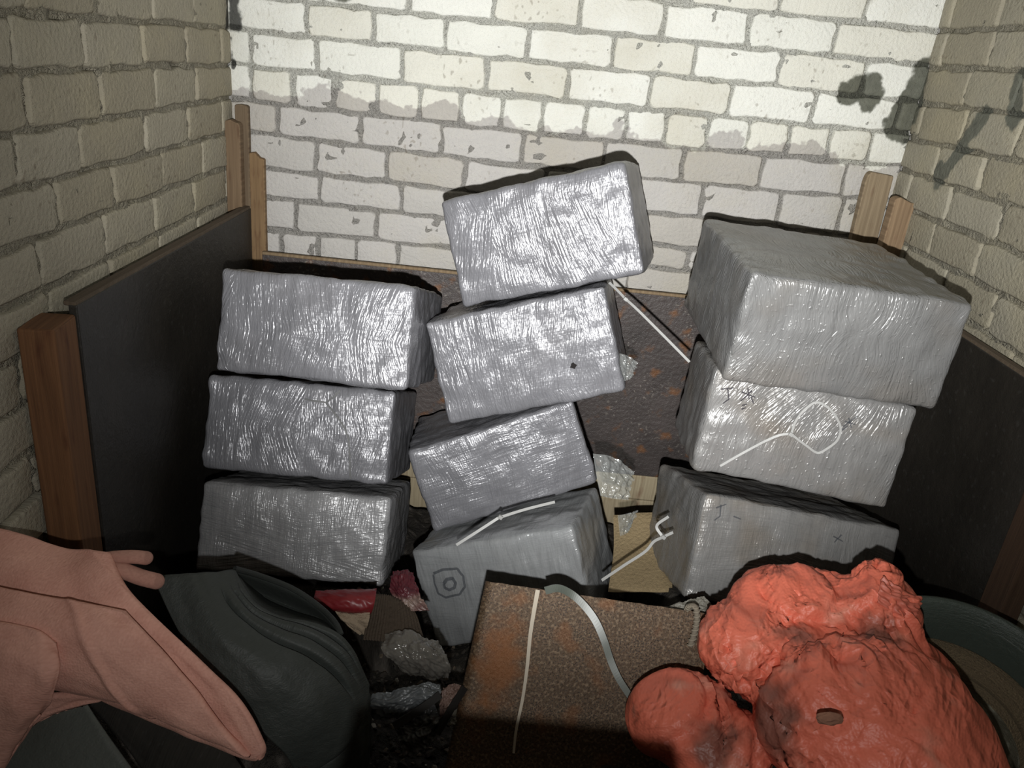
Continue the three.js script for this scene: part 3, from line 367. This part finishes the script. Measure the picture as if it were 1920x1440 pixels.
  const rp = thing('rope_loop', 'grey rope looped over the top right corner of the rusty sheet', 'rope', null, [0.473, 0.59, 1.191]);
  const o = [0.473, 0.59, 1.191], core = [[0.464, 0.58, 1.172], [0.466, 0.599, 1.179], [0.474, 0.606, 1.189], [0.478, 0.588, 1.206], [0.474, 0.566, 1.223], [0.465, 0.542, 1.242]].map((p) => [p[0] - o[0], p[1] - o[1], p[2] - o[2]]), cv = new THREE.CatmullRomCurve3(core.map(V));
  mesh('core', new THREE.TubeGeometry(cv, 40, 0.006, 8), new THREE.MeshStandardMaterial({ color: lin(0.20, 0.17, 0.13), roughness: 0.9 }), rp);
  const hel = []; for (let i = 0; i <= 150; i++) { const p = cv.getPoint(i / 150), a = i * 0.62; hel.push([p.x + Math.cos(a) * 0.006, p.y + Math.sin(a) * 0.0015, p.z + Math.sin(a) * 0.006]); }
  mesh('winding', tube(hel, 0.0022, 300, 5), new THREE.MeshStandardMaterial({ color: lin(0.27, 0.235, 0.18), roughness: 0.9 }), rp);
}

// ------------------------------------------------------------------ red sack
{
  const lobes = [ // centre, radii, turn
    [[0.744, 0.608, 1.493], [0.215, 0.15, 0.17], -0.12], [[0.776, 0.585, 1.568], [0.19, 0.14, 0.16], -0.35], [[0.42, 0.508, 1.409], [0.105, 0.078, 0.10], 0.25], [[0.483, 0.497, 1.469], [0.10, 0.075, 0.10], 0.2],
    [[0.557, 0.626, 1.33], [0.112, 0.080, 0.11], -0.30], [[0.664, 0.69, 1.251], [0.135, 0.055, 0.10], 0.12], [[0.803, 0.702, 1.282], [0.085, 0.085, 0.09], -0.2], [[0.835, 0.653, 1.368], [0.125, 0.065, 0.12], -0.42], [[0.702, 0.666, 1.349], [0.12, 0.05, 0.12], 0.05], [[0.808, 0.754, 1.249], [0.040, 0.042, 0.045], 0]];
  const R = 96, C0 = [0.675, 0.618, 1.401], S = 0.44, mc = new MarchingCubes(R, new THREE.MeshBasicMaterial(), false, false, 200000); mc.isolation = 0;
  const f = mc.field, half = R / 2, ks = 0.014;
  for (let k = 0; k < R; k++) for (let j = 0; j < R; j++) for (let i = 0; i < R; i++) {
    const p = [C0[0] + (i - half) / half * S, C0[1] + (j - half) / half * S, C0[2] + (k - half) / half * S]; let d = 9;
    for (const [c, r, a] of lobes) { const x = p[0] - c[0], y = p[1] - c[1], z = p[2] - c[2], ca = Math.cos(a), sa = Math.sin(a), q = [(x * ca + y * sa) / r[0], (-x * sa + y * ca) / r[1], z / r[2]], l = Math.hypot(...q), dd = (l - 1) * Math.min(...r); const h = clamp(0.5 + 0.5 * (d - dd) / ks); d = mix(d, dd, h) - ks * h * (1 - h); }
    f[k * R * R + j * R + i] = -d;
  }
  mc.update();
  const cnt = mc.count, pos = new Float32Array(cnt * 3); for (let i = 0; i < cnt * 3; i++) pos[i] = mc.positionArray[i] * S + C0[i % 3];
  let g = new THREE.BufferGeometry(); g.setAttribute('position', new THREE.BufferAttribute(pos, 3)); g = mergeVertices(g, 1e-4); g.computeVertexNormals();
  const p = g.attributes.position, n = g.attributes.normal, uv = new Float32Array(p.count * 2), col = new Float32Array(p.count * 3);
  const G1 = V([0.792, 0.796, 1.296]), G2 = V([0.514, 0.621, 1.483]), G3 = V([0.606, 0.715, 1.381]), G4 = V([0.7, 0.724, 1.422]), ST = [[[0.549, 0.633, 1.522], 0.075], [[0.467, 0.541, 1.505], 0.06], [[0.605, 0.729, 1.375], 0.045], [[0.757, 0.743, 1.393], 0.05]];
  for (let i = 0; i < p.count; i++) {
    const a = new THREE.Vector3().fromBufferAttribute(p, i), b = new THREE.Vector3().fromBufferAttribute(n, i);
    const fold = (G, s, len) => { const x = a.x - G.x, y = a.y - G.y, z = a.z - G.z, an = Math.atan2(y, x), r = Math.hypot(x, y, z); return (0.22 - Math.abs(n3(an * 4.5 + s, r * 7, s))) * Math.exp(-r / len) * sst(0, 0.05, r); };
    const wx = 1.2 * n3(a.x * 3, a.y * 3, a.z * 3);
    let e = 0.055 * fold(G1, 1, 0.16) + 0.065 * fold(G2, 5, 0.15) + 0.05 * fold(G3, 9, 0.12) + 0.045 * fold(G4, 14, 0.16) + 0.016 * fbm(a.x * 5, a.y * 5, a.z * 5, 2) + 0.008 * n3(a.x * 26 + wx * 2, a.y * 6 - wx, a.z * 10) * sst(-0.1, 0.3, n3(a.x * 4, a.y * 4, 8)) + 0.007 * n3(a.x * 7, a.y * 24 + wx * 2, a.z * 12 + 5) * sst(-0.1, 0.3, n3(a.x * 4, a.y * 4, 18));
    a.addScaledVector(b, e); p.setXYZ(i, a.x, a.y, a.z); uv[i * 2] = a.x + a.z * 0.35; uv[i * 2 + 1] = a.y - a.z * 0.5;
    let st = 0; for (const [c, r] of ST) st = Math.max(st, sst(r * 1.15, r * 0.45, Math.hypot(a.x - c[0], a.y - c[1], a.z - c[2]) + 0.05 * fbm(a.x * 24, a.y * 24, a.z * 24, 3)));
    const v = fbm(a.x * 8, a.y * 8, a.z * 8 + 4, 3), w = sst(0.1, 0.4, fbm(a.x * 14, a.y * 14, a.z * 14 + 9, 3));
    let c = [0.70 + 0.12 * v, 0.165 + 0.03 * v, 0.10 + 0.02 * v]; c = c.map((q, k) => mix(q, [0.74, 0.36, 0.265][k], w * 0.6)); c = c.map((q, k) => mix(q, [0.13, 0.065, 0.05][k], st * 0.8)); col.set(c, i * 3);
  }
  g.setAttribute('uv', new THREE.BufferAttribute(uv, 2)); g.setAttribute('color', new THREE.BufferAttribute(col, 3)); g.computeVertexNormals();
  const crBump = tex(1024, 1024, (u, v) => { const x = u * 9, y = v * 9, w = fbm(x * 0.5, y * 0.5, 3, 2), dir = (a, f, z) => { const p = x * Math.cos(a) - y * Math.sin(a), q = x * Math.sin(a) + y * Math.cos(a); return n3(p * f + w * 3, q * f * 0.16, z); }, m1 = sst(-0.1, 0.25, n3(x * 0.6, y * 0.6, 30)), m2 = sst(-0.1, 0.25, n3(x * 0.6, y * 0.6, 50)); const c = Math.abs(dir(0.5, 1.6, 1)), d = Math.abs(dir(-0.9, 1.9, 6)); return 0.5 - 0.55 * c * m1 - 0.5 * d * m2 + 0.22 * dir(0.2, 4.2, 9) * m2 + 0.2 * dir(-0.5, 4.8, 12) * m1 + 0.05 * n3(x * 9, y * 9, 2); });
  const t = thing('red_sack', 'dirty red plastic sack, knotted and bulging, in the front right', 'sack', null, C0); const body = mesh('sack_body', g, new THREE.MeshPhysicalMaterial({ vertexColors: true, bumpMap: rep(crBump, 2.6, 2.6), bumpScale: 0.010, roughness: 0.5 }), t); body.position.set(-C0[0], -C0[1], -C0[2]);
  const kn = [[[0.787, 0.8, 1.294], [0.823, 0.783, 1.308], [0.872, 0.762, 1.301]], [[0.773, 0.792, 1.319], [0.815, 0.773, 1.328], [0.859, 0.756, 1.325]], [[0.766, 0.769, 1.339], [0.804, 0.754, 1.346], [0.846, 0.742, 1.341]]].map((r) => r.map((q) => [q[0] - C0[0], q[1] - C0[1], q[2] - C0[2]]));
  mesh('knot_ear', loft(kn, 24, 24, 0.004, (u, v) => 0.01 * n3(u * 6, v * 8, 2)), new THREE.MeshPhysicalMaterial({ color: lin(0.5, 0.13, 0.085), roughness: 0.5 }), t);
  const cl = [0.581, 0.741, 1.62]; const cg = new THREE.IcosahedronGeometry(0.02, 2), cp = cg.attributes.position; for (let i = 0; i < cp.count; i++) { const x = cp.getX(i), y = cp.getY(i), z = cp.getZ(i), k = 1 + 0.35 * n3(x * 90, y * 90, z * 90); cp.setXYZ(i, x * k * 1.05, y * k * 0.62, z * k * 0.35); } cg.computeVertexNormals();
  const cm = mesh('dirt_clod', cg, new THREE.MeshStandardMaterial({ color: lin(0.25, 0.12, 0.075), roughness: 0.95 }), t); cm.position.set(cl[0] - C0[0], cl[1] - C0[1], cl[2] - C0[2]); cm.userData.label = 'brown clod of dirt stuck on the sack';
}

// ------------------------------------------------------------------ dark green tub
{
  const c = [0.958, 0.515, 1.36], t = thing('round_tub', 'dark green round tub with a dirt-caked bottom beside the red sack', 'tub', null, [c[0], c[1] - 0.12, c[2]]);
  t.rotation.set(0.28, 0, 0.08); t.scale.set(0.89, 1, 0.89);
  const prof = [[0.02, 0.0], [0.19, 0.0], [0.215, 0.02], [0.235, 0.20], [0.252, 0.245], [0.256, 0.262], [0.246, 0.268], [0.236, 0.262], [0.232, 0.245], [0.226, 0.235], [0.22, 0.20], [0.205, 0.06]].map(([x, y]) => new THREE.Vector2(x, y));
  mesh('wall', new THREE.LatheGeometry(prof, 72), new THREE.MeshPhysicalMaterial({ color: lin(0.055, 0.07, 0.058), roughness: 0.5, bumpMap: rep(plasterBump, 3, 1), bumpScale: 0.002 }), t);
  const rp = [[0.219, 0.165], [0.207, 0.176], [0.192, 0.172], [0.186, 0.150], [0.172, 0.138], [0.160, 0.142], [0.152, 0.12]].map(([x, y]) => new THREE.Vector2(x, y));
  mesh('dirt_ring', new THREE.LatheGeometry(rp, 72), new THREE.MeshStandardMaterial({ color: lin(0.24, 0.18, 0.105), roughness: 0.9, bumpMap: rep(plasterBump, 6, 1), bumpScale: 0.012 }), t);
  mesh('dried_residue', new THREE.LatheGeometry([[0.001, 0.122], [0.06, 0.118], [0.12, 0.125], [0.162, 0.122]].map(([x, y]) => new THREE.Vector2(x, y)), 60), new THREE.MeshStandardMaterial({ map: tex(256, 256, (u, v) => { const s = fbm(u * 14, v * 5, 3, 4), w = sst(0.05, 0.35, fbm(u * 20, v * 8, 9, 3)); return [mix(0.16, 0.42, w) + 0.08 * s, mix(0.145, 0.40, w) + 0.08 * s, mix(0.10, 0.31, w) + 0.06 * s]; }, true), bumpMap: rep(plasterBump, 4, 2), bumpScale: 0.01, roughness: 0.9 }), t);
  single('paper_scrap', 'small white scrap lying in the green tub', 'scrap', loft([[[1.101, 0.528, 1.301], [1.116, 0.538, 1.302], [1.13, 0.543, 1.3]], [[1.103, 0.527, 1.306], [1.115, 0.533, 1.31], [1.13, 0.537, 1.308]]], 8, 6, 0.001, (u, v) => 0.004 * n3(u * 5, v * 5, 1)), new THREE.MeshStandardMaterial({ color: lin(0.5, 0.5, 0.46), roughness: 0.8 }));
}

// ------------------------------------------------------------------ rubber mat, pink towel, grey lid at the front left
{
  const rub = new THREE.MeshStandardMaterial({ color: lin(0.045, 0.051, 0.046), bumpMap: rep(plasterBump, 2.5, 2.5), bumpScale: 0.002, roughness: 0.6 });
  const t = thing('rubber_mat', 'black ribbed rubber mat, curled, beside the pink towel', 'mat', null, [-0.35, 0.4, 1.35]), O = [-0.35, 0.4, 1.35], rel = (c) => c.map((r) => r.map((q) => [q[0] - O[0], q[1] - O[1], q[2] - O[2]]));
  const ctrl = [
    [[-0.501, 0.629, 1.242], [-0.447, 0.584, 1.284], [-0.388, 0.562, 1.294], [-0.31, 0.555, 1.298], [-0.252, 0.521, 1.303], [-0.203, 0.422, 1.313]],
    [[-0.531, 0.646, 1.278], [-0.463, 0.602, 1.341], [-0.388, 0.572, 1.366], [-0.313, 0.547, 1.372], [-0.251, 0.49, 1.376], [-0.203, 0.391, 1.369]],
    [[-0.573, 0.657, 1.305], [-0.489, 0.601, 1.384], [-0.405, 0.558, 1.426], [-0.337, 0.51, 1.436], [-0.277, 0.446, 1.431], [-0.238, 0.339, 1.412]],
    [[-0.637, 0.652, 1.316], [-0.547, 0.572, 1.395], [-0.461, 0.51, 1.444], [-0.397, 0.448, 1.461], [-0.34, 0.386, 1.466], [-0.314, 0.298, 1.449]]];
  const grv = (s, c, w) => Math.exp(-((s - c) * (s - c)) / (w * w));
  mesh('mat_sheet', loft(rel(ctrl), 110, 130, 0.008, (u, v) => { const m = sst(0.06, 0.2, u) * sst(0.93, 0.78, u), s = v + 0.03 * n3(u * 3, v * 3, 1); return m * (-0.017 * (grv(s, 0.07, 0.014) + grv(s, 0.19, 0.015) + grv(s, 0.34, 0.017)) + 0.006 * (grv(s, 0.13, 0.04) + grv(s, 0.26, 0.05))) + 0.008 * fbm(u * 5, v * 5, 2, 2); }), rub, t);
  mesh('raised_rim', tube([[-0.501, 0.631, 1.241], [-0.458, 0.59, 1.205], [-0.392, 0.559, 1.198], [-0.327, 0.542, 1.228], [-0.279, 0.545, 1.282], [-0.267, 0.535, 1.297]].map((q) => [q[0] - O[0], q[1] - O[1], q[2] - O[2]]), 0.006, 50, 8), rub, t);
  mesh('rim_hollow', loft(rel([[[-0.5, 0.624, 1.239], [-0.46, 0.579, 1.199], [-0.394, 0.546, 1.192], [-0.328, 0.534, 1.226], [-0.273, 0.539, 1.29]], [[-0.503, 0.581, 1.208], [-0.467, 0.505, 1.164], [-0.402, 0.479, 1.166], [-0.331, 0.499, 1.213], [-0.275, 0.533, 1.287]], [[-0.499, 0.615, 1.237], [-0.447, 0.574, 1.277], [-0.39, 0.552, 1.287], [-0.312, 0.545, 1.292], [-0.271, 0.531, 1.296]]]), 40, 20, 0.006), rub, t);
  mesh('skirt', loft(rel([[[-0.214, 0.433, 1.303], [-0.215, 0.382, 1.362], [-0.243, 0.332, 1.409], [-0.315, 0.292, 1.446]], [[-0.202, 0.356, 1.297], [-0.197, 0.303, 1.341], [-0.22, 0.25, 1.385], [-0.278, 0.21, 1.422]], [[-0.203, 0.268, 1.301], [-0.196, 0.223, 1.331], [-0.215, 0.174, 1.373], [-0.272, 0.135, 1.399]]]), 40, 30, 0.006, (u, v) => 0.012 * fbm(u * 5, v * 4, 5, 2)), rub, t);

  const plushB = tex(256, 256, (u, v) => 0.5 + 0.5 * n3(u * 60, v * 60, 1) + 0.25 * n3(u * 120, v * 120, 4) + 0.3 * fbm(u * 10, v * 10, 7, 2));
  const plushC = tex(256, 256, (u, v) => { const s = fbm(u * 6, v * 6, 5, 4), f = n3(u * 70, v * 70, 2); return [0.68 + 0.14 * s + 0.07 * f, 0.355 + 0.10 * s + 0.05 * f, 0.275 + 0.08 * s + 0.045 * f]; }, true);
  const plush = new THREE.MeshPhysicalMaterial({ map: rep(plushC, 3, 3), bumpMap: rep(plushB, 5, 5), bumpScale: 0.0009, roughness: 0.95, sheen: 0.3, sheenColor: lin(0.4, 0.26, 0.22), sheenRoughness: 0.6 });
  const tw = thing('pink_towel', 'folded pink plush towel draped in the front left', 'towel', null, [-0.6, 0.5, 1.55]), O2 = [-0.6, 0.5, 1.55], rel2 = (c) => c.map((r) => r.map((q) => [q[0] - O2[0], q[1] - O2[1], q[2] - O2[2]]));
  mesh('back_layer', loft(rel2([[[-0.942, 0.769, 1.37], [-0.823, 0.76, 1.376], [-0.728, 0.756, 1.391], [-0.666, 0.762, 1.4]], [[-0.909, 0.728, 1.431], [-0.769, 0.735, 1.442], [-0.674, 0.736, 1.443], [-0.605, 0.716, 1.453]], [[-0.85, 0.668, 1.479], [-0.692, 0.685, 1.491], [-0.567, 0.675, 1.503], [-0.466, 0.646, 1.518]], [[-0.767, 0.597, 1.51], [-0.588, 0.612, 1.529], [-0.454, 0.595, 1.544], [-0.382, 0.589, 1.554]], [[-0.654, 0.549, 1.522], [-0.494, 0.52, 1.548], [-0.383, 0.508, 1.571], [-0.341, 0.525, 1.576]], [[-0.58, 0.522, 1.524], [-0.458, 0.498, 1.547], [-0.364, 0.489, 1.574], [-0.342, 0.496, 1.583]]]), 70, 80, 0.014, (u, v) => 0.010 * fbm(u * 4, v * 3, 3, 2) + 0.010 * Math.sin(u * 9 + v * 2.5) * sst(0.45, 0.1, v)), plush, tw);
  mesh('front_fold', loft(rel2([[[-0.875, 0.74, 1.481], [-0.778, 0.732, 1.492], [-0.674, 0.73, 1.5], [-0.595, 0.724, 1.504]], [[-0.85, 0.707, 1.528], [-0.738, 0.709, 1.534], [-0.62, 0.7, 1.541], [-0.523, 0.682, 1.539]], [[-0.826, 0.659, 1.548], [-0.688, 0.664, 1.554], [-0.569, 0.643, 1.566], [-0.46, 0.622, 1.56]], [[-0.761, 0.605, 1.55], [-0.626, 0.601, 1.566], [-0.514, 0.578, 1.577], [-0.401, 0.552, 1.58]], [[-0.684, 0.581, 1.546], [-0.579, 0.574, 1.556], [-0.464, 0.542, 1.572], [-0.359, 0.508, 1.588]]]), 70, 70, 0.016, (u, v) => 0.008 * fbm(u * 4, v * 4, 9, 2) + 0.006 * sst(0.05, 0, Math.abs(u - 0.62 + 0.15 * v)) ), plush, tw);
  mesh('side_fold', loft(rel2([[[-0.86, 0.704, 1.539], [-0.786, 0.711, 1.544], [-0.72, 0.708, 1.551], [-0.687, 0.688, 1.555]], [[-0.835, 0.67, 1.587], [-0.765, 0.677, 1.585], [-0.699, 0.671, 1.589], [-0.673, 0.647, 1.583]], [[-0.828, 0.606, 1.614], [-0.758, 0.609, 1.614], [-0.711, 0.602, 1.607], [-0.694, 0.597, 1.588]], [[-0.834, 0.533, 1.622], [-0.772, 0.535, 1.623], [-0.743, 0.538, 1.611], [-0.728, 0.549, 1.585]], [[-0.838, 0.433, 1.642], [-0.794, 0.445, 1.638], [-0.776, 0.464, 1.62], [-0.767, 0.49, 1.598]]]), 50, 60, 0.016, (u, v) => 0.010 * fbm(u * 4, v * 5, 13, 2)), plush, tw);
  mesh('under_fold', loft(rel2([[[-0.793, 0.55, 1.54], [-0.725, 0.561, 1.543], [-0.67, 0.569, 1.54], [-0.613, 0.574, 1.539]], [[-0.803, 0.498, 1.551], [-0.746, 0.521, 1.548], [-0.692, 0.541, 1.541], [-0.636, 0.552, 1.537]], [[-0.833, 0.443, 1.562], [-0.782, 0.478, 1.56], [-0.743, 0.508, 1.548], [-0.703, 0.53, 1.54]]]), 30, 20, 0.012, (u, v) => 0.004 * n3(u * 4, v * 4, 3)), plush, tw);
  const end = (pts, r) => { const c = pts.map((q) => [q[0] - O2[0], q[1] - O2[1], q[2] - O2[2]]); const m = mesh('tie_end', tube(c, r, 20, 14), plush, tw), e = c[c.length - 1]; const s = new THREE.SphereGeometry(r, 14, 10); s.translate(...e); m.geometry = mergeGeometries([m.geometry, s]); };
  end([[-0.711, 0.731, 1.39], [-0.663, 0.748, 1.395], [-0.629, 0.753, 1.394], [-0.608, 0.75, 1.39]], 0.0125);
  end([[-0.685, 0.728, 1.403], [-0.642, 0.734, 1.412], [-0.609, 0.723, 1.412], [-0.583, 0.716, 1.41]], 0.0145);

  single('grey_lid', 'flat grey plastic lid under the pink towel in the bottom left corner', 'lid', loft([[[-0.91, 0.429, 1.534], [-0.796, 0.454, 1.526], [-0.732, 0.494, 1.511], [-0.685, 0.509, 1.505]], [[-0.886, 0.412, 1.574], [-0.784, 0.431, 1.569], [-0.702, 0.465, 1.556], [-0.628, 0.486, 1.549]], [[-0.843, 0.381, 1.621], [-0.733, 0.4, 1.615], [-0.642, 0.422, 1.607], [-0.546, 0.44, 1.602]]], 40, 30, 0.012), new THREE.MeshStandardMaterial({ color: lin(0.115, 0.125, 0.11), roughness: 0.6, bumpMap: rep(plasterBump, 2, 2), bumpScale: 0.002 }));
  single('dark_plank', 'dark dirty plank between the grey lid and the rubber mat', 'plank', loft([[[-0.726, 0.474, 1.454], [-0.614, 0.472, 1.457], [-0.44, 0.435, 1.498]], [[-0.624, 0.425, 1.509], [-0.53, 0.424, 1.522], [-0.389, 0.402, 1.535]], [[-0.534, 0.368, 1.567], [-0.455, 0.358, 1.573], [-0.337, 0.352, 1.578]]], 30, 20, 0.02, (u, v) => 0.004 * fbm(u * 8, v * 3, 3, 2)), new THREE.MeshStandardMaterial({ map: rep(darkTex, 3, 1), bumpMap: rep(woodBump, 3, 1), bumpScale: 0.004, roughness: 0.9 }));
}

// ------------------------------------------------------------------ unseen crate added below the view to cast the dark band over the litter
{
  const t = thing('added_crate', 'upright slatted crate added out of view to shade the litter', 'crate', null, [0.05, 0, 2.185]), w = 0.30, h = 1.03, d = 0.26, m = wood(0.2, 0.14, 0.085);
  mesh('core', block(w - 0.03, h - 0.02, d - 0.03, 0.003), wood(0.1, 0.07, 0.045), t).position.set(0, h / 2, 0);
  for (let k = 0; k < 9; k++) for (const s of [-1, 1]) mesh('slat', block(w, 0.105, 0.012, 0.003), m, t).position.set(0, 0.054 + k * 0.115, s * (d / 2 - 0.006));
  for (let k = 0; k < 3; k++) mesh('top_slat', block(w, 0.012, 0.08, 0.003), m, t).position.set(0, h - 0.006, (k - 1) * 0.087);
}

// ------------------------------------------------------------------ litter between the mat and the rusty sheet
{
  const std = (r, g, b, ro = 0.8) => new THREE.MeshStandardMaterial({ color: lin(r, g, b), roughness: ro, bumpMap: rep(plasterBump, 4, 4), bumpScale: 0.004 });
  const crumple = (s, k) => (u, v) => k * (0.7 * n3(u * 4, v * 4, s) + 0.6 * (0.3 - Math.abs(n3(u * 9, v * 7, s + 4))) + 0.2 * n3(u * 20, v * 18, s));
  single('red_bundle', 'deep red plastic bundle under the bottom left parcel', 'bundle', loft([[[-0.368, 0.482, 1.1], [-0.31, 0.49, 1.098], [-0.23, 0.494, 1.087]], [[-0.363, 0.483, 1.132], [-0.295, 0.499, 1.138], [-0.226, 0.499, 1.128]], [[-0.344, 0.47, 1.138], [-0.286, 0.475, 1.148], [-0.23, 0.472, 1.14]], [[-0.337, 0.435, 1.11], [-0.287, 0.433, 1.111], [-0.244, 0.438, 1.111]]], 30, 30, 0.004, crumple(3, 0.006)), new THREE.MeshPhysicalMaterial({ color: lin(0.20, 0.018, 0.022), roughness: 0.4 }));
  single('paper_scrap', 'torn cream paper under the red bundle', 'scrap', loft([[[-0.314, 0.464, 1.142], [-0.275, 0.463, 1.143], [-0.235, 0.469, 1.141]], [[-0.296, 0.454, 1.157], [-0.267, 0.452, 1.158], [-0.234, 0.458, 1.156]], [[-0.264, 0.426, 1.158], [-0.251, 0.421, 1.161], [-0.242, 0.424, 1.16]]], 20, 20, 0.002, crumple(8, 0.006)), std(0.34, 0.26, 0.18));
  single('crumpled_wrapper', 'crumpled red and cream wrapper beside the bottom middle parcel', 'wrapper', loft([[[-0.205, 0.479, 0.997], [-0.178, 0.49, 1.003], [-0.158, 0.481, 0.997]], [[-0.206, 0.466, 1.034], [-0.174, 0.484, 1.049], [-0.144, 0.47, 1.034]], [[-0.193, 0.452, 1.062], [-0.161, 0.47, 1.077], [-0.125, 0.458, 1.061]], [[-0.16, 0.437, 1.091], [-0.135, 0.449, 1.097], [-0.106, 0.439, 1.08]]], 40, 50, 0.002, crumple(15, 0.014)), new THREE.MeshPhysicalMaterial({ map: tex(128, 128, (u, v) => { const s = sst(-0.05, 0.15, fbm(u * 8, v * 8, 3, 3)); return [mix(0.10, 0.30, s), mix(0.018, 0.22, s), mix(0.026, 0.18, s)]; }, true), roughness: 0.4 }));
  const cb = [[[-0.239, 0.471, 1.075], [-0.195, 0.469, 1.077], [-0.143, 0.448, 1.086]], [[-0.241, 0.448, 1.128], [-0.185, 0.454, 1.137], [-0.116, 0.432, 1.137]], [[-0.242, 0.424, 1.181], [-0.181, 0.431, 1.19], [-0.097, 0.411, 1.19]]];
  single('cardboard_scrap', 'ribbed dark brown cardboard scrap in the litter', 'cardboard', loft(cb, 60, 20, 0.004, (u, v) => 0.0018 * Math.sin(u * 110) + 0.004 * n3(u * 3, v * 3, 2)), std(0.062, 0.043, 0.028));
  single('plastic_bag', 'clear crumpled plastic bag left of the rusty sheet', 'plastic bag', loft([[[-0.192, 0.447, 1.184], [-0.148, 0.467, 1.187], [-0.099, 0.457, 1.192], [-0.067, 0.435, 1.191]], [[-0.192, 0.444, 1.228], [-0.143, 0.462, 1.232], [-0.092, 0.459, 1.235], [-0.049, 0.436, 1.224]], [[-0.164, 0.423, 1.238], [-0.125, 0.427, 1.247], [-0.081, 0.428, 1.248], [-0.039, 0.412, 1.234]], [[-0.134, 0.378, 1.214], [-0.103, 0.37, 1.218], [-0.073, 0.368, 1.219], [-0.043, 0.373, 1.217]]], 60, 60, 0.002, crumple(31, 0.013)), new THREE.MeshPhysicalMaterial({ color: lin(0.55, 0.52, 0.47), transmission: 0.78, roughness: 0.16, thickness: 0 }));
  single('plastic_bag', 'grey plastic bag lying lower in the litter, nearer the viewer', 'plastic bag', loft([[[-0.199, 0.36, 1.274], [-0.153, 0.379, 1.278], [-0.098, 0.401, 1.27], [-0.061, 0.393, 1.263]], [[-0.206, 0.347, 1.301], [-0.154, 0.368, 1.304], [-0.1, 0.392, 1.295], [-0.054, 0.392, 1.285]], [[-0.188, 0.323, 1.3], [-0.147, 0.334, 1.308], [-0.109, 0.354, 1.3], [-0.083, 0.369, 1.284]]], 50, 40, 0.003, crumple(52, 0.016)), new THREE.MeshPhysicalMaterial({ color: lin(0.15, 0.16, 0.165), transmission: 0.2, roughness: 0.35, thickness: 0 }));
  single('plastic_bag', 'dark shiny film scrap below the grey plastic bag', 'plastic bag', loft([[[-0.144, 0.325, 1.322], [-0.106, 0.346, 1.314], [-0.065, 0.372, 1.294]], [[-0.131, 0.318, 1.347], [-0.091, 0.338, 1.34], [-0.053, 0.36, 1.32]], [[-0.113, 0.283, 1.362], [-0.076, 0.303, 1.355], [-0.057, 0.323, 1.336]]], 40, 40, 0.002, crumple(61, 0.018)), new THREE.MeshPhysicalMaterial({ color: lin(0.07, 0.07, 0.07), roughness: 0.28 }));
  single('broken_stick', 'flat broken dark stick lying across the grey plastic bag', 'slat', strap([[-0.144, 0.345, 1.341], [-0.101, 0.369, 1.321], [-0.054, 0.397, 1.294]], 0.016, 0.006), std(0.02, 0.018, 0.016));
  single('crumpled_wrapper', 'pinkish crumpled wrapper against the left edge of the rusty sheet', 'wrapper', loft([[[-0.049, 0.388, 1.265], [-0.029, 0.398, 1.261], [-0.008, 0.396, 1.263]], [[-0.054, 0.373, 1.293], [-0.035, 0.383, 1.289], [-0.013, 0.383, 1.279]], [[-0.049, 0.341, 1.306], [-0.036, 0.351, 1.303], [-0.024, 0.357, 1.289]]], 30, 40, 0.002, crumple(71, 0.014)), std(0.20, 0.125, 0.10, 0.5));
  single('paper_scrap', 'dirty white scrap near the foot of the rusty sheet', 'scrap', loft([[[-0.026, 0.354, 1.313], [-0.013, 0.361, 1.31], [-0.002, 0.364, 1.309]], [[-0.029, 0.348, 1.326], [-0.015, 0.348, 1.326], [-0.004, 0.347, 1.327]]], 12, 10, 0.002, crumple(77, 0.008)), std(0.3, 0.28, 0.25));
  single('dark_stick', 'dark stick leaning on the left edge of the rusty sheet', 'stick', tube([[-0.052, 0.332, 1.337], [-0.028, 0.378, 1.313], [-0.003, 0.417, 1.287]], 0.008, 12, 8), std(0.03, 0.024, 0.02));
  single('cardboard_sheet', 'tan cardboard sheet on the floor between the middle and right stacks', 'cardboard', loft([[[0.393, 0.401, 0.51], [0.473, 0.415, 0.506], [0.57, 0.427, 0.503]], [[0.381, 0.377, 0.671], [0.457, 0.385, 0.67], [0.548, 0.394, 0.668]], [[0.347, 0.381, 0.864], [0.431, 0.389, 0.863], [0.516, 0.398, 0.861]]], 20, 20, 0.005, (u, v) => 0.004 * n3(u * 3, v * 3, 1)), std(0.36, 0.27, 0.15));
  single('plastic_scrap', 'grey crumpled film scrap behind the top right corner of the rusty sheet', 'scrap', loft([[[0.421, 0.544, 1.123], [0.48, 0.565, 1.115], [0.515, 0.578, 1.111]], [[0.432, 0.54, 1.136], [0.488, 0.563, 1.138], [0.533, 0.566, 1.127]], [[0.46, 0.523, 1.133], [0.505, 0.541, 1.137], [0.546, 0.543, 1.126]]], 30, 24, 0.002, crumple(83, 0.014)), std(0.20, 0.19, 0.16, 0.5));
}
renderer.render(scene, camera);
